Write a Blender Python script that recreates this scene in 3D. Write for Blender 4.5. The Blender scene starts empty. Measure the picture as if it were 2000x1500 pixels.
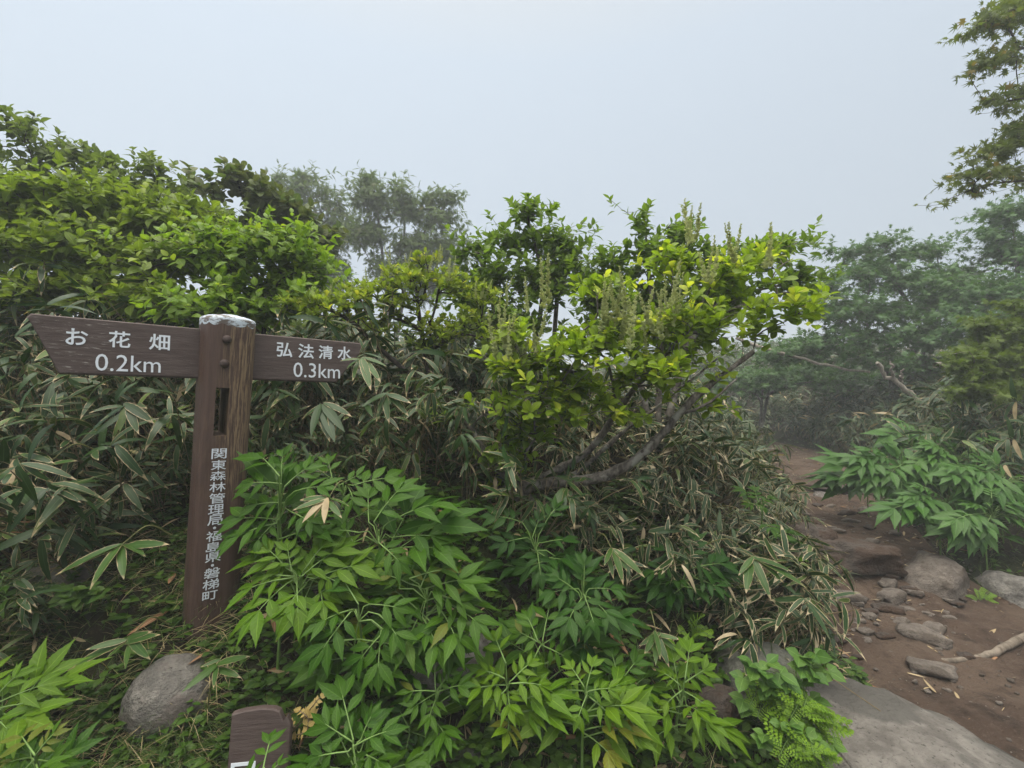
import bpy, math
import numpy as np
from mathutils import Vector, Matrix, noise as mnoise

S = bpy.context.scene
COL = S.collection
R = math.radians
rng = np.random.default_rng(11)

# ------------------------------------------------------------------ camera
FPX, PITCH, CAMZ = 916.0, R(2.5), 1.45
cam = bpy.data.cameras.new('camera'); camo = bpy.data.objects.new('camera', cam); COL.objects.link(camo)
cam.sensor_width = 36; cam.lens = 36 * FPX / 2000; cam.clip_end = 500; cam.clip_start = 0.02
camo.location = (0, 0, CAMZ); camo.rotation_euler = (R(90) + PITCH, 0, 0)
S.camera = camo
CAM = np.array([0, 0, CAMZ]); FW = np.array([0, math.cos(PITCH), math.sin(PITCH)])
RT = np.array([1.0, 0, 0]); UP = np.array([0, -math.sin(PITCH), math.cos(PITCH)])

def ray(px, py): return FW + (px - 1000) / FPX * RT + (750 - py) / FPX * UP
def P(px, py, d): return CAM + d * ray(px, py)

# ------------------------------------------------------------------ light
SUN_EL, SUN_AZ = 62, 200
w = bpy.data.worlds.new('World'); S.world = w; w.use_nodes = True
nt = w.node_tree; bg = nt.nodes['Background']
sky = nt.nodes.new('ShaderNodeTexSky'); sky.sky_type = 'NISHITA'; sky.sun_disc = False
sky.sun_elevation = R(SUN_EL); sky.sun_rotation = R(SUN_AZ); sky.dust_density = 6; sky.air_density = 1.0; sky.ozone_density = 1
tc = nt.nodes.new('ShaderNodeTexCoord'); sx = nt.nodes.new('ShaderNodeSeparateXYZ'); nt.links.new(tc.outputs['Generated'], sx.inputs[0])
mr = nt.nodes.new('ShaderNodeMapRange'); nt.links.new(sx.outputs['Z'], mr.inputs['Value'])
mr.interpolation_type = 'SMOOTHSTEP'; mr.inputs['From Min'].default_value = 0.7; mr.inputs['From Max'].default_value = 1.0
mr.inputs['To Min'].default_value = 4.35; mr.inputs['To Max'].default_value = 29.0      # overcast sky: brightest at the zenith
m1 = nt.nodes.new('ShaderNodeMath'); m1.operation = 'MULTIPLY_ADD'; nt.links.new(sx.outputs['Z'], m1.inputs[0]); m1.inputs[1].default_value = .55; m1.inputs[2].default_value = .84
m2 = nt.nodes.new('ShaderNodeMath'); m2.operation = 'MULTIPLY_ADD'; nt.links.new(sx.outputs['X'], m2.inputs[0]); m2.inputs[1].default_value = -.13; nt.links.new(m1.outputs[0], m2.inputs[2])
m3 = nt.nodes.new('ShaderNodeMath'); m3.operation = 'MULTIPLY'; nt.links.new(m2.outputs[0], m3.inputs[0]); nt.links.new(mr.outputs[0], m3.inputs[1])
vs = nt.nodes.new('ShaderNodeVectorMath'); vs.operation = 'SCALE'; 
tint = nt.nodes.new('ShaderNodeMix'); tint.data_type = 'RGBA'; tint.inputs[6].default_value = (.86, .965, 1.075, 1); tint.inputs[7].default_value = (1.04, 1.0, .90, 1)
tz = nt.nodes.new('ShaderNodeMapRange'); nt.links.new(sx.outputs['Z'], tz.inputs['Value']); tz.inputs['From Min'].default_value = .6; tz.inputs['From Max'].default_value = .9; nt.links.new(tz.outputs[0], tint.inputs['Factor'])
nt.links.new(tint.outputs[2], vs.inputs[0])
nt.links.new(m3.outputs[0], vs.inputs['Scale'])
mx = nt.nodes.new('ShaderNodeMix'); mx.data_type = 'RGBA'; mx.inputs['Factor'].default_value = 0.88
nt.links.new(sky.outputs[0], mx.inputs[6]); nt.links.new(vs.outputs[0], mx.inputs[7])
nt.links.new(mx.outputs[2], bg.inputs[0]); bg.inputs[1].default_value = 0.13
sun = bpy.data.lights.new('sun', 'SUN'); suno = bpy.data.objects.new('sun', sun); COL.objects.link(suno)
sun.energy = 1.5; sun.angle = R(50); sun.color = (1, 0.94, 0.82)
suno.rotation_euler = (R(90 - SUN_EL), 0, R(180 - SUN_AZ) )
S.view_settings.view_transform = 'Standard'; S.view_settings.look = 'None'; S.view_settings.gamma = 1
S.view_settings.exposure = 0.4
S.cycles.use_denoising = True; S.cycles.max_bounces = 8; S.cycles.diffuse_bounces = 4; S.cycles.transmission_bounces = 4
S.cycles.volume_bounces = 2; S.cycles.caustics_reflective = False; S.cycles.caustics_refractive = False

# ------------------------------------------------------------------ object helpers
def tag(o, label=None, cat=None, group=None, kind=None):
    if label: o['label'] = label
    if cat: o['category'] = cat
    if group: o['group'] = group
    if kind: o['kind'] = kind
    return o

def mesh(name, V, F, mat, attrs=None, smooth=True):
    """V (n,3); F (m,k) array or a list of such arrays (k may differ)."""
    V = np.asarray(V, float)
    if not isinstance(F, list): F = [F]
    F = [np.asarray(f, np.int32) for f in F if len(f)]
    me = bpy.data.meshes.new(name)
    me.vertices.add(len(V)); me.vertices.foreach_set('co', V.ravel())
    loops = np.concatenate([f.ravel() for f in F]); tot = np.concatenate([np.full(len(f), f.shape[1], np.int32) for f in F])
    me.loops.add(len(loops)); me.loops.foreach_set('vertex_index', loops)
    me.polygons.add(len(tot)); st = np.concatenate([[0], np.cumsum(tot)[:-1]]).astype(np.int32)
    me.polygons.foreach_set('loop_start', st)
    me.polygons.foreach_set('use_smooth', np.full(len(tot), smooth))
    me.update(calc_edges=True)
    for k, a in (attrs or {}).items():
        at = me.attributes.new(k, 'FLOAT', 'POINT'); at.data.foreach_set('value', np.asarray(a, np.float32))
    if mat: me.materials.append(mat)
    return me

def obj(name, me, parent=None, loc=(0, 0, 0)):
    o = bpy.data.objects.new(name, me); COL.objects.link(o); o.location = loc
    if parent: o.parent = parent
    return o

def thing(name, loc, label, cat, group=None, rot=(0, 0, 0)):
    o = bpy.data.objects.new(name, None); COL.objects.link(o); o.location = loc; o.rotation_euler = rot
    o.empty_display_size = 0.1
    return tag(o, label, cat, group)

def copy_tree(o, parent=None):
    c = o.copy(); COL.objects.link(c); c.parent = parent
    for ch in list(o.children): copy_tree(ch, c)
    return c

def unit(v): v = np.asarray(v, float); return v / (np.linalg.norm(v, axis=-1, keepdims=True) + 1e-9)

class Acc:
    """gathers vertices, faces and point attributes of one mesh"""
    def __init__(s): s.V = []; s.F = {}; s.A = {}; s.n = 0
    def add(s, V, F, **A):
        F = np.asarray(F); s.F.setdefault(F.shape[1], []).append(F + s.n); s.V.append(V)
        for k in ('rnd', 'lu', 'lv'):
            s.A.setdefault(k, []).append(np.broadcast_to(np.asarray(A.get(k, 0.5), float), (len(V),)))
        s.n += len(V)
    def build(s, name, mat, parent=None, off=(0, 0, 0), smooth=True):
        me = mesh(name, np.concatenate(s.V) - np.asarray(off), [np.concatenate(f) for f in s.F.values()], mat,
                  {k: np.concatenate(a) for k, a in s.A.items()}, smooth)
        return obj(name, me, parent)

def tube(acc, pts, rad, sides=6, rnd=0.5, cap=True):
    pts = np.asarray(pts, float); n = len(pts); rad = np.broadcast_to(np.asarray(rad, float), (n,))
    tan = np.gradient(pts, axis=0); tan = unit(tan)
    ref = np.array([0, 0, 1.0]) if abs(tan[0][2]) < 0.9 else np.array([1.0, 0, 0])
    a = unit(np.cross(tan, ref)); b = np.cross(tan, a)
    th = np.linspace(0, 2 * np.pi, sides, endpoint=False)
    V = pts[:, None, :] + rad[:, None, None] * (np.cos(th)[None, :, None] * a[:, None, :] + np.sin(th)[None, :, None] * b[:, None, :])
    i = np.arange(n - 1)[:, None] * sides; j = np.arange(sides)[None, :]; j2 = (j + 1) % sides
    F = np.stack([i + j, i + j2, i + sides + j2, i + sides + j], -1).reshape(-1, 4)
    V = V.reshape(-1, 3)
    acc.add(V, F, rnd=rnd)
    if cap:
        V2 = np.concatenate([V[-sides:], pts[-1:] + tan[-1:] * rad[-1] * 0.5]); jj = np.arange(sides)
        acc.add(V2, np.stack([jj, (jj + 1) % sides, np.full(sides, sides)], -1), rnd=rnd)

def smooth_line(ctrl, n):
    """Catmull-Rom through control points"""
    c = np.asarray(ctrl, float); c = np.concatenate([[2 * c[0] - c[1]], c, [2 * c[-1] - c[-2]]])
    m = len(c) - 3; t = np.linspace(0, m - 1e-6, n); i = t.astype(int); u = (t - i)[:, None]
    p0, p1, p2, p3 = c[i], c[i + 1], c[i + 2], c[i + 3]
    return 0.5 * (2 * p1 + (p2 - p0) * u + (2 * p0 - 5 * p1 + 4 * p2 - p3) * u ** 2 + (3 * p1 - p0 - 3 * p2 + p3) * u ** 3)

# ------------------------------------------------------------------ leaf templates: x across (-.5...5), y along (0..1), z fold
def leaf_tpl(profile, fold=0.18, serr=0.0, rows=None):
    p = np.asarray(profile, float)
    if rows: 
        v = np.linspace(0, 1, rows); p = np.stack([v, np.interp(v, p[:, 0], p[:, 1])], 1)
        p[1:-1, 1] *= 1 + serr * np.where(np.arange(rows - 2) % 2, 1, -1)
    V, U, L = [], [], []
    for v, wd in p:
        for s in (-1, 0, 1):
            V.append((s * wd / 2, v, abs(s) * wd / 2 * fold)); U.append(s); L.append(v)
    n = len(p); F = []
    for r in range(n - 1):
        for c in (0, 1): F.append((r * 3 + c, r * 3 + c + 1, r * 3 + c + 4, r * 3 + c + 3))
    return np.array(V), np.array(F), np.array(U, float), np.array(L, float)

OV = leaf_tpl([(0, .04), (.12, .55), (.32, .98), (.5, 1), (.7, .72), (.87, .28), (1, .02)], .22)          # ovate, drawn-out tip
OBOV = leaf_tpl([(0, .04), (.15, .3), (.4, .75), (.65, 1), (.84, .82), (.94, .4), (1, .05)], .2)           # obovate
SASA = leaf_tpl([(0, .1), (.08, .6), (.25, .98), (.45, 1), (.65, .86), (.82, .52), (.94, .18), (1, .02)], .16)
LANC = leaf_tpl([(0, .05), (.12, .4), (.28, .88), (.42, 1), (.58, .8), (.75, .42), (.88, .15), (1, .01)], .26, .09, 17)
ROUND = leaf_tpl([(0, .1), (.15, .8), (.4, 1), (.7, .85), (.9, .45), (1, .05)], .15)
SMALL = leaf_tpl([(0, .05), (.3, .9), (.6, .9), (1, .02)], .2)
BLADE = leaf_tpl([(0, 1), (.35, .9), (.7, .6), (1, .05)], .1)

def star_tpl(lobes=7):
    ang = np.linspace(-2.3, 2.3, lobes); V = [(0, 0.0, 0)]; L = [0.]
    for i, a in enumerate(ang):
        r = 0.55 + 0.45 * math.cos(a / 1.7) 
        V.append((math.sin(a) * r * .62, .3 + math.cos(a) * r * .68, -.10 * r)); L.append(1)
        if i < lobes - 1:
            b = (a + ang[i + 1]) / 2; V.append((math.sin(b) * .2, .3 + math.cos(b) * .2, .02)); L.append(.5)
    V.append((0, .3, .04)); L.append(.3); c = len(V) - 1
    F = [(c, i, i + 1) for i in range(1, c - 1)] + [(c, 0, 1), (c, c - 1, 0)]
    return np.array(V), np.array(F), np.zeros(len(V)) + .5, np.array(L)
STAR = star_tpl()

def pinnate_tpl(pairs=6):
    A = []; Fs = []; n = 0; L = []
    def lf(o, d, l):
        nonlocal n
        d = d / np.linalg.norm(d); s = np.array([d[1], -d[0], 0]) * l * .16
        q = np.array([o, o + d * l * .45 + s + [0, 0, .01], o + d * l + [0, 0, -.06], o + d * l * .45 - s + [0, 0, .01]]); A.append(q)
        Fs.append((n, n + 1, n + 2, n + 3)); L.extend([.1, .5, 1, .5]); n += 4
    for i in range(pairs):
        y = .2 + .7 * i / (pairs - 1); l = .36 * (1 - .35 * abs(i / (pairs - 1) - .45))
        for s in (-1, 1): lf(np.array([0, y, 0]), np.array([s, .55, 0]), l)
    lf(np.array([0, .92, 0]), np.array([0, 1., 0]), .3)
    lf(np.array([0, 0, 0.]), np.array([0.02, 1., 0]), .9)
    V = np.concatenate(A); return V, np.array(Fs), np.zeros(len(V)) + .4, np.array(L)
PINN = pinnate_tpl()

def place(acc, tpl, O, Y, N, L, W, bend=0.0, rnd=None, twist=0.0):
    """one leaf per row of O: base, direction along, approximate normal, length, width, droop"""
    O = np.atleast_2d(O); k = len(O)
    Y = unit(np.broadcast_to(Y, (k, 3))); N = np.broadcast_to(N, (k, 3)); X = unit(np.cross(Y, N)); N = np.cross(X, Y)
    L = np.broadcast_to(L, (k,)); W = np.broadcast_to(W, (k,)); bend = np.broadcast_to(bend, (k,))
    v, F, U, LV = tpl
    lx = v[None, :, 0] * W[:, None]; ly = v[None, :, 1] * L[:, None]; lz = v[None, :, 2] * W[:, None] - bend[:, None] * L[:, None] * (v[None, :, 1] ** 2)
    ly = ly * (1 - .25 * np.abs(bend[:, None]) * v[None, :, 1])
    V = O[:, None] + lx[..., None] * X[:, None] + ly[..., None] * Y[:, None] + lz[..., None] * N[:, None]
    m = len(v); Fa = (F[None] + (np.arange(k) * m)[:, None, None]).reshape(-1, F.shape[1])
    if rnd is None: rnd = rng.random(k)
    rnd = np.broadcast_to(rnd, (k,))
    acc.add(V.reshape(-1, 3), Fa, rnd=np.repeat(rnd, m), lu=np.tile(U, k), lv=np.tile(LV, k))

# ------------------------------------------------------------------ materials
class NT:
    def __init__(s, name):
        s.m = bpy.data.materials.new(name); s.m.use_nodes = True; s.t = s.m.node_tree; s.t.nodes.clear()
        s.out = s.n('OutputMaterial')
    def n(s, typ, **kw):
        nd = s.t.nodes.new('ShaderNode' + typ)
        for k, v in kw.items(): setattr(nd, k, v)
        return nd
    def l(s, a, b): s.t.links.new(a, b)
    def val(s, x, sock):
        if hasattr(x, 'links') or isinstance(x, bpy.types.NodeSocket): s.l(x, sock)
        else: sock.default_value = x
    def math(s, op, a, b=0.0, c=None, clamp=False):
        nd = s.n('Math', operation=op); nd.use_clamp = clamp; s.val(a, nd.inputs[0]); s.val(b, nd.inputs[1])
        if c is not None: s.val(c, nd.inputs[2])
        return nd.outputs[0]
    def ramp(s, x, lo, hi): 
        nd = s.n('MapRange', interpolation_type='SMOOTHSTEP'); s.val(x, nd.inputs[0]); nd.inputs[1].default_value = lo; nd.inputs[2].default_value = hi
        return nd.outputs[0]
    def mix(s, f, a, b, mode='MIX'):
        nd = s.n('Mix', data_type='RGBA', blend_type=mode); s.val(f, nd.inputs[0])
        for q, i in ((a, 6), (b, 7)):
            if isinstance(q, tuple): nd.inputs[i].default_value = (*q, 1) if len(q) == 3 else q
            else: s.l(q, nd.inputs[i])
        return nd.outputs[2]
    def noise(s, scale, detail=4, rough=.55, vec=None, stretch=None):
        nd = s.n('TexNoise'); nd.inputs['Scale'].default_value = scale; nd.inputs['Detail'].default_value = detail; nd.inputs['Roughness'].default_value = rough
        if vec is None: vec = s.pos()
        if stretch is not None:
            mp = s.n('Mapping'); mp.inputs['Scale'].default_value = stretch; s.l(vec, mp.inputs[0]); vec = mp.outputs[0]
        s.l(vec, nd.inputs[0]); return nd.outputs[0]
    def pos(s):
        if not hasattr(s, '_p'): s._p = s.n('TexCoord').outputs['Object']
        return s._p
    def attr(s, name): return s.n('Attribute', attribute_name=name).outputs['Fac']
    def bump(s, h, strength=.5, dist=.01):
        b = s.n('Bump'); b.inputs['Strength'].default_value = strength; b.inputs['Distance'].default_value = dist; s.l(h, b.inputs['Height']); return b.outputs[0]
    def surf(s, col, rough=.6, normal=None, spec=.4):
        p = s.n('BsdfPrincipled'); s.val(col if not isinstance(col, tuple) else (*col, 1), p.inputs['Base Color']); s.val(rough, p.inputs['Roughness'])
        p.inputs['Specular IOR Level'].default_value = spec
        if normal is not None: s.l(normal, p.inputs['Normal'])
        return p.outputs[0]
    def done(s, sh): s.l(sh, s.out.inputs[0]); return s.m

def leaf_mat(name, a, b, c=None, cthr=.9, trans=.35, rough=.45, veins=0, margin=None, spec=.27, mthr=.25, mw=.0):
    """a..b by leaf, c for the few leaves past cthr; veins: bump count; margin: withered edge colour"""
    t = NT(name); r = t.attr('rnd'); lu = t.attr('lu'); lv = t.attr('lv'); au = t.math('ABSOLUTE', lu)
    col = t.mix(r, a, b)
    if c: col = t.mix(t.ramp(r, cthr - .02, cthr + .02), col, c)
    nz = t.noise(35, 3)
    col = t.mix(t.math('MULTIPLY', t.ramp(nz, .35, .75), .35), col, tuple(x * .6 for x in b))
    rib = t.math('SUBTRACT', 1.0, t.ramp(au, .02, .09))
    col = t.mix(t.math('MULTIPLY', rib, .45), col, tuple(min(1, x * 1.7 + .03) for x in b))
    if margin:
        nm = t.noise(60, 3); e = t.math('ADD', au, t.math('MULTIPLY', t.math('SUBTRACT', nm, .5), .45))
        tip = t.math('ADD', lv, t.math('MULTIPLY', t.math('SUBTRACT', nm, .5), .3))
        mk = t.math('MAXIMUM', t.ramp(e, .82 - mw, .93 - mw), t.ramp(tip, .84 - mw, .92 - mw))
        mk = t.math('MULTIPLY', mk, t.ramp(t.math('FRACT', t.math('MULTIPLY', r, 7.3)), mthr, mthr + .1))
        mk = t.math('MULTIPLY', mk, t.ramp(t.noise(9, 3, .6), .30, .48)); dead = t.ramp(r, .965, .97)
        margin = t.mix(t.noise(28, 4, .6), tuple(x * .45 for x in margin), tuple(min(1, x * 1.25) for x in margin))
        mk = t.math('MAXIMUM', mk, dead)
        col = t.mix(mk, col, margin)
    nrm = None
    if veins:
        wv = t.math('SINE', t.math('MULTIPLY', t.math('SUBTRACT', lv, t.math('MULTIPLY', au, .16)), veins * 6.28))
        nrm = t.bump(t.math('ADD', wv, t.math('MULTIPLY', rib, -1.5)), .2, .0015)
    sh = t.surf(col, rough, nrm, spec)
    tr = t.n('BsdfTranslucent'); hs = t.mix(1.0, col, (1.12, 1.15, .6), 'MULTIPLY'); t.l(hs, tr.inputs[0])
    mxs = t.n('MixShader'); mxs.inputs[0].default_value = trans; t.l(sh, mxs.inputs[1]); t.l(tr.outputs[0], mxs.inputs[2])
    return t.done(mxs.outputs[0])

def bark_mat(name, a, b, scale=30, lichen=None):
    t = NT(name); n1 = t.noise(scale, 6, .65, stretch=(1, 1, .5)); col = t.mix(t.ramp(n1, .35, .65), a, b)
    if lichen: col = t.mix(t.ramp(t.noise(14, 4), .55, .65), col, lichen)
    return t.done(t.surf(col, .85, t.bump(n1, .8, .01), .25))

def rock_mat(name, a, b, c, scale=9, dirt=None):
    t = NT(name); n1 = t.noise(scale, 8, .62); n2 = t.noise(scale * 7, 5, .7); n3 = t.noise(scale * .45, 3)
    col = t.mix(t.ramp(n1, .34, .66), a, b); col = t.mix(t.ramp(n2, .56, .68), col, tuple(x * .45 for x in a)); col = t.mix(t.math('MULTIPLY', t.ramp(n2, .3, .42), -.5), col, c)
    col = t.mix(t.math('MULTIPLY', t.ramp(n3, .5, .6), .85), col, c)
    v = t.n('TexVoronoi', feature='DISTANCE_TO_EDGE'); v.inputs['Scale'].default_value = scale * .5
    wp = t.n('VectorMath', operation='ADD'); t.l(t.pos(), wp.inputs[0]); sc = t.n('VectorMath', operation='SCALE'); sc.inputs['Scale'].default_value = .3
    nc = t.n('TexNoise'); nc.inputs['Scale'].default_value = scale; t.l(t.pos(), nc.inputs[0]); t.l(nc.outputs['Color'], sc.inputs[0]); t.l(sc.outputs[0], wp.inputs[1]); t.l(wp.outputs[0], v.inputs['Vector'])
    crack = t.ramp(v.outputs['Distance'], 0, .035)
    col = t.mix(t.math('MULTIPLY', t.math('SUBTRACT', 1.0, crack), .14), col, tuple(x * .3 for x in a))
    if dirt:
        g = t.n('NewGeometry'); s = t.n('SeparateXYZ'); t.l(g.outputs['Position'], s.inputs[0])
        col = t.mix(t.ramp(t.noise(scale * .8, 5), .42, .58), col, dirt)
    h = t.math('ADD', n1, t.math('MULTIPLY', n2, .45)); h = t.math('ADD', h, t.math('MULTIPLY', crack, .05))
    return t.done(t.surf(col, .88, t.bump(h, 1.0, .045), .25))

def plain_mat(name, a, rough=.7, var=.25, scale=25, spec=.3):
    t = NT(name); n1 = t.noise(scale, 5); col = t.mix(t.ramp(n1, .3, .7), tuple(x * (1 - var) for x in a), tuple(x * (1 + var) for x in a))
    return t.done(t.surf(col, rough, t.bump(n1, .3, .003), spec))

STRAW = (.40, .31, .18)
M = {}
M['sasa'] = leaf_mat('sasa_leaf', (.011, .036, .005), (.027, .064, .010), c=(.08, .125, .02), cthr=.9, trans=.2, rough=.42, margin=STRAW, spec=.3)
M['sasa_edge'] = leaf_mat('sasa_leaf_bleached', (.012, .037, .007), (.030, .066, .013), c=(.08, .12, .025), cthr=.9, trans=.2, rough=.42, margin=(.50, .41, .26), spec=.3, mthr=.12, mw=.07)
M['sasa_fresh'] = leaf_mat('sasa_leaf_fresh', (.028, .072, .010), (.05, .105, .016), trans=.25, rough=.36, margin=STRAW, mthr=.1)
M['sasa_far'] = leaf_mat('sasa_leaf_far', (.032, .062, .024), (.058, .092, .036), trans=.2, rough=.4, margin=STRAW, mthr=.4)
M['vib'] = leaf_mat('viburnum_leaf', (.13, .20, .022), (.20, .275, .03), c=(.28, .35, .045), cthr=.86, trans=.48, rough=.45, veins=7)
M['vib_back'] = leaf_mat('back_shrub_leaf', (.10, .155, .03), (.15, .205, .04), trans=.45, rough=.5)
M['vib_bright'] = leaf_mat('bright_shrub_leaf', (.13, .24, .018), (.22, .33, .03), c=(.30, .39, .04), cthr=.85, trans=.5, rough=.45)
M['bronze'] = leaf_mat('bronze_leaf', (.09, .13, .03), (.125, .14, .045), c=(.10, .16, .035), cthr=.7, trans=.35, rough=.5)
M['dogw'] = leaf_mat('mid_shrub_leaf', (.10, .18, .02), (.16, .25, .028), trans=.5, rough=.42, veins=6)
M['twiggy'] = leaf_mat('twiggy_shrub_leaf', (.17, .25, .03), (.27, .34, .045), c=(.46, .46, .06), cthr=.85, trans=.5, rough=.5)
M['clethra'] = leaf_mat('clethra_leaf', (.15, .25, .016), (.25, .345, .022), c=(.50, .55, .06), cthr=.86, trans=.55, rough=.38, veins=8)
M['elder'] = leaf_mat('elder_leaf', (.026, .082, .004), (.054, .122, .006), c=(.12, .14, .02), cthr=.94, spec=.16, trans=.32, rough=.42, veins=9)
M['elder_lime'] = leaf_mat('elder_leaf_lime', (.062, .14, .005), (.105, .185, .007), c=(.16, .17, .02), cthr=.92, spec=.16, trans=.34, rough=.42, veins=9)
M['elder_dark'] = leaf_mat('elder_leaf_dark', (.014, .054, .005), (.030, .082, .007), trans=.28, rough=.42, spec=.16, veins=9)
M['herb_right'] = leaf_mat('trailside_herb_leaf', (.034, .10, .012), (.06, .145, .018), trans=.32, rough=.42, veins=8)
M['maple'] = leaf_mat('maple_leaf', (.095, .14, .03), (.15, .18, .045), c=(.24, .18, .05), cthr=.85, trans=.48, rough=.5)
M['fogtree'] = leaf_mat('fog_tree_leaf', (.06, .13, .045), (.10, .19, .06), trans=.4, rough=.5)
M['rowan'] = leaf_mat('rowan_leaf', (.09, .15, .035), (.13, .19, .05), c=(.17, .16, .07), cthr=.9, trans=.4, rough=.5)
M['cover'] = leaf_mat('ground_cover_leaf', (.028, .075, .008), (.07, .13, .014), trans=.3, rough=.45)
M['bramble'] = leaf_mat('bramble_leaf', (.06, .14, .022), (.10, .19, .028), trans=.3, rough=.45, veins=7)
M['fern'] = leaf_mat('fern_leaf', (.11, .22, .015), (.18, .30, .02), trans=.38, rough=.5)
M['grass'] = leaf_mat('grass_blade', (.05, .11, .02), (.12, .17, .04), c=STRAW, cthr=.88, trans=.3, rough=.45)
M['litter'] = leaf_mat('dry_leaf', (.30, .22, .12), (.42, .33, .2), c=(.24, .12, .06), cthr=.8, trans=.15, rough=.7)
M['yellow_dead'] = leaf_mat('yellowed_leaf', (.36, .26, .08), (.48, .36, .13), trans=.3, rough=.6)
M['spike'] = leaf_mat('flower_bud', (.34, .40, .17), (.55, .56, .32), trans=.3, rough=.6)
M['culm'] = plain_mat('sasa_culm', (.11, .11, .035), .5)
M['straw'] = plain_mat('dry_culm', (.16, .12, .065), .6)
M['stem'] = plain_mat('green_stem', (.12, .20, .05), .5)
M['bark'] = bark_mat('grey_bark', (.05, .042, .036), (.17, .15, .13), 45, (.24, .23, .2))
M['root'] = bark_mat('scuffed_root', (.10, .08, .062), (.20, .165, .13), 16, (.07, .05, .035))
M['bark_dark'] = bark_mat('dark_bark', (.022, .018, .015), (.07, .055, .045), 40)
M['bark_pale'] = bark_mat('pale_dead_wood', (.20, .17, .14), (.36, .32, .27), 25)
M['rock'] = rock_mat('grey_rock', (.16, .148, .135), (.30, .28, .25), (.19, .16, .145), 14)
M['rock_slab'] = rock_mat('slab_rock', (.14, .125, .112), (.26, .24, .215), (.105, .098, .088), 8)
M['rock_dark'] = rock_mat('brown_rock', (.05, .04, .034), (.10, .08, .068), (.07, .05, .04), 7, dirt=(.052, .032, .022))
M['rock_path'] = rock_mat('worn_trail_stone', (.135, .112, .095), (.24, .205, .175), (.095, .075, .06), 14)
M['rock_moss'] = rock_mat('mossy_rock', (.13, .13, .11), (.2, .2, .17), (.07, .09, .035), 8)

def soil_mat():
    t = NT('bank_soil'); n1 = t.noise(3, 6); n2 = t.noise(40, 6, .7)
    col = t.mix(t.ramp(n1, .4, .6), (.028, .02, .013), (.02, .024, .009)); col = t.mix(t.ramp(n2, .56, .7), col, (.10, .08, .05))
    return t.done(t.surf(col, .95, t.bump(n2, .8, .02), .15))
def path_mat():
    t = NT('trail_dirt'); n1 = t.noise(2.2, 6, .6); n2 = t.noise(26, 7, .68); n3 = t.noise(120, 4, .7); n4 = t.noise(7, 5, .6)
    col = t.mix(t.ramp(n1, .35, .65), (.072, .046, .033), (.122, .084, .061)); col = t.mix(t.math('MULTIPLY', t.ramp(n4, .5, .68), .7), col, (.028, .018, .013))
    col = t.mix(t.math('MULTIPLY', t.ramp(n2, .54, .66), .6), col, (.13, .095, .07)); col = t.mix(t.math('MULTIPLY', t.ramp(n3, .6, .72), .7), col, (.2, .155, .12))
    col = t.mix(t.math('MULTIPLY', t.ramp(n3, .4, .3), .5), col, (.018, .012, .009))
    h = t.math('ADD', n2, t.math('MULTIPLY', n3, .5))
    return t.done(t.surf(col, .93, t.bump(h, 1.0, .035), .2))
M['soil'] = soil_mat(); M['path'] = path_mat()

# ------------------------------------------------------------------ terrain
PC = np.array([(1.75, -2, 0), (1.95, 0, 0), (2.3, 1.2, 0), (2.42, 1.9, 0.0), (2.52, 2.6, .03), (2.6, 3.15, .09), (2.75, 3.7, .27), (3.15, 4.5, .36), (3.65, 5.5, .40), (4.3, 7.0, .53), (4.85, 8.5, .60), (5.05, 10, .64), (4.7, 12, .65), (3.5, 15, .65), (0, 40, .8)])
def sstep(a, b, x): t = np.clip((x - a) / (b - a), 0, 1); return t * t * (3 - 2 * t)
def path_x(y): return np.interp(y, PC[:, 1], PC[:, 0])
def path_z(y): return np.interp(y, PC[:, 1], PC[:, 2])
def path_hw(y): return np.interp(y, [0, 2, 3, 4, 6, 9, 14], [.85, .8, .62, .58, .62, .68, .7])
def lumps(x, y, s, seed):
    v = np.zeros(np.shape(x)); r2 = np.random.default_rng(seed)
    for k in range(7):
        a = r2.random() * 6.28; f = s * (1 + .5 * k); v = v + np.sin((x * math.cos(a) + y * math.sin(a)) * f + r2.random() * 6.28) / (1 + .6 * k)
    return v / 3
def ground(x, y):
    x = np.asarray(x, float); y = np.asarray(y, float)
    pz = path_z(y); sl = path_x(y) - path_hw(y) - x; sr = x - (path_x(y) + path_hw(y) + np.where(y < 3.2, .35, 0.0))
    cx = sstep(-.25, .35, x); bank = 1.0 * (sstep(.9, 2.6, y) * (1 - cx) + sstep(1.05, 3.0, y) * cx) + .07 * np.clip(y - 2.7, 0, 8)
    bank = bank + .10 * np.clip(-x - .8, 0, 3) * sstep(1.4, 2.4, y)
    zl = pz + (np.maximum(bank - pz, .12 * sstep(1, 2.5, y))) * sstep(.0, 1.3, sl) + .10 * sstep(0, .25, sl) * sstep(1.7, 2.6, y)
    zr = pz + .95 * sstep(.0, 2.4, sr) + .25 * sstep(2, 8, sr)
    zr = zr + .16 * np.clip(y - 10.5, 0, 14) * sstep(1.5, 4, x)
    z = np.where(sl > 0, zl + .15 * np.clip(y - 12, 0, 14) * sstep(2.0, 4.5, x), np.where(sr > 0, zr, pz))
    off = sstep(0, .4, np.maximum(sl, sr))
    return z + .03 * lumps(x, y, 2.3, 3) * off + .014 * lumps(x, y, 7, 4) * (.4 + .6 * off)

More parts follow.
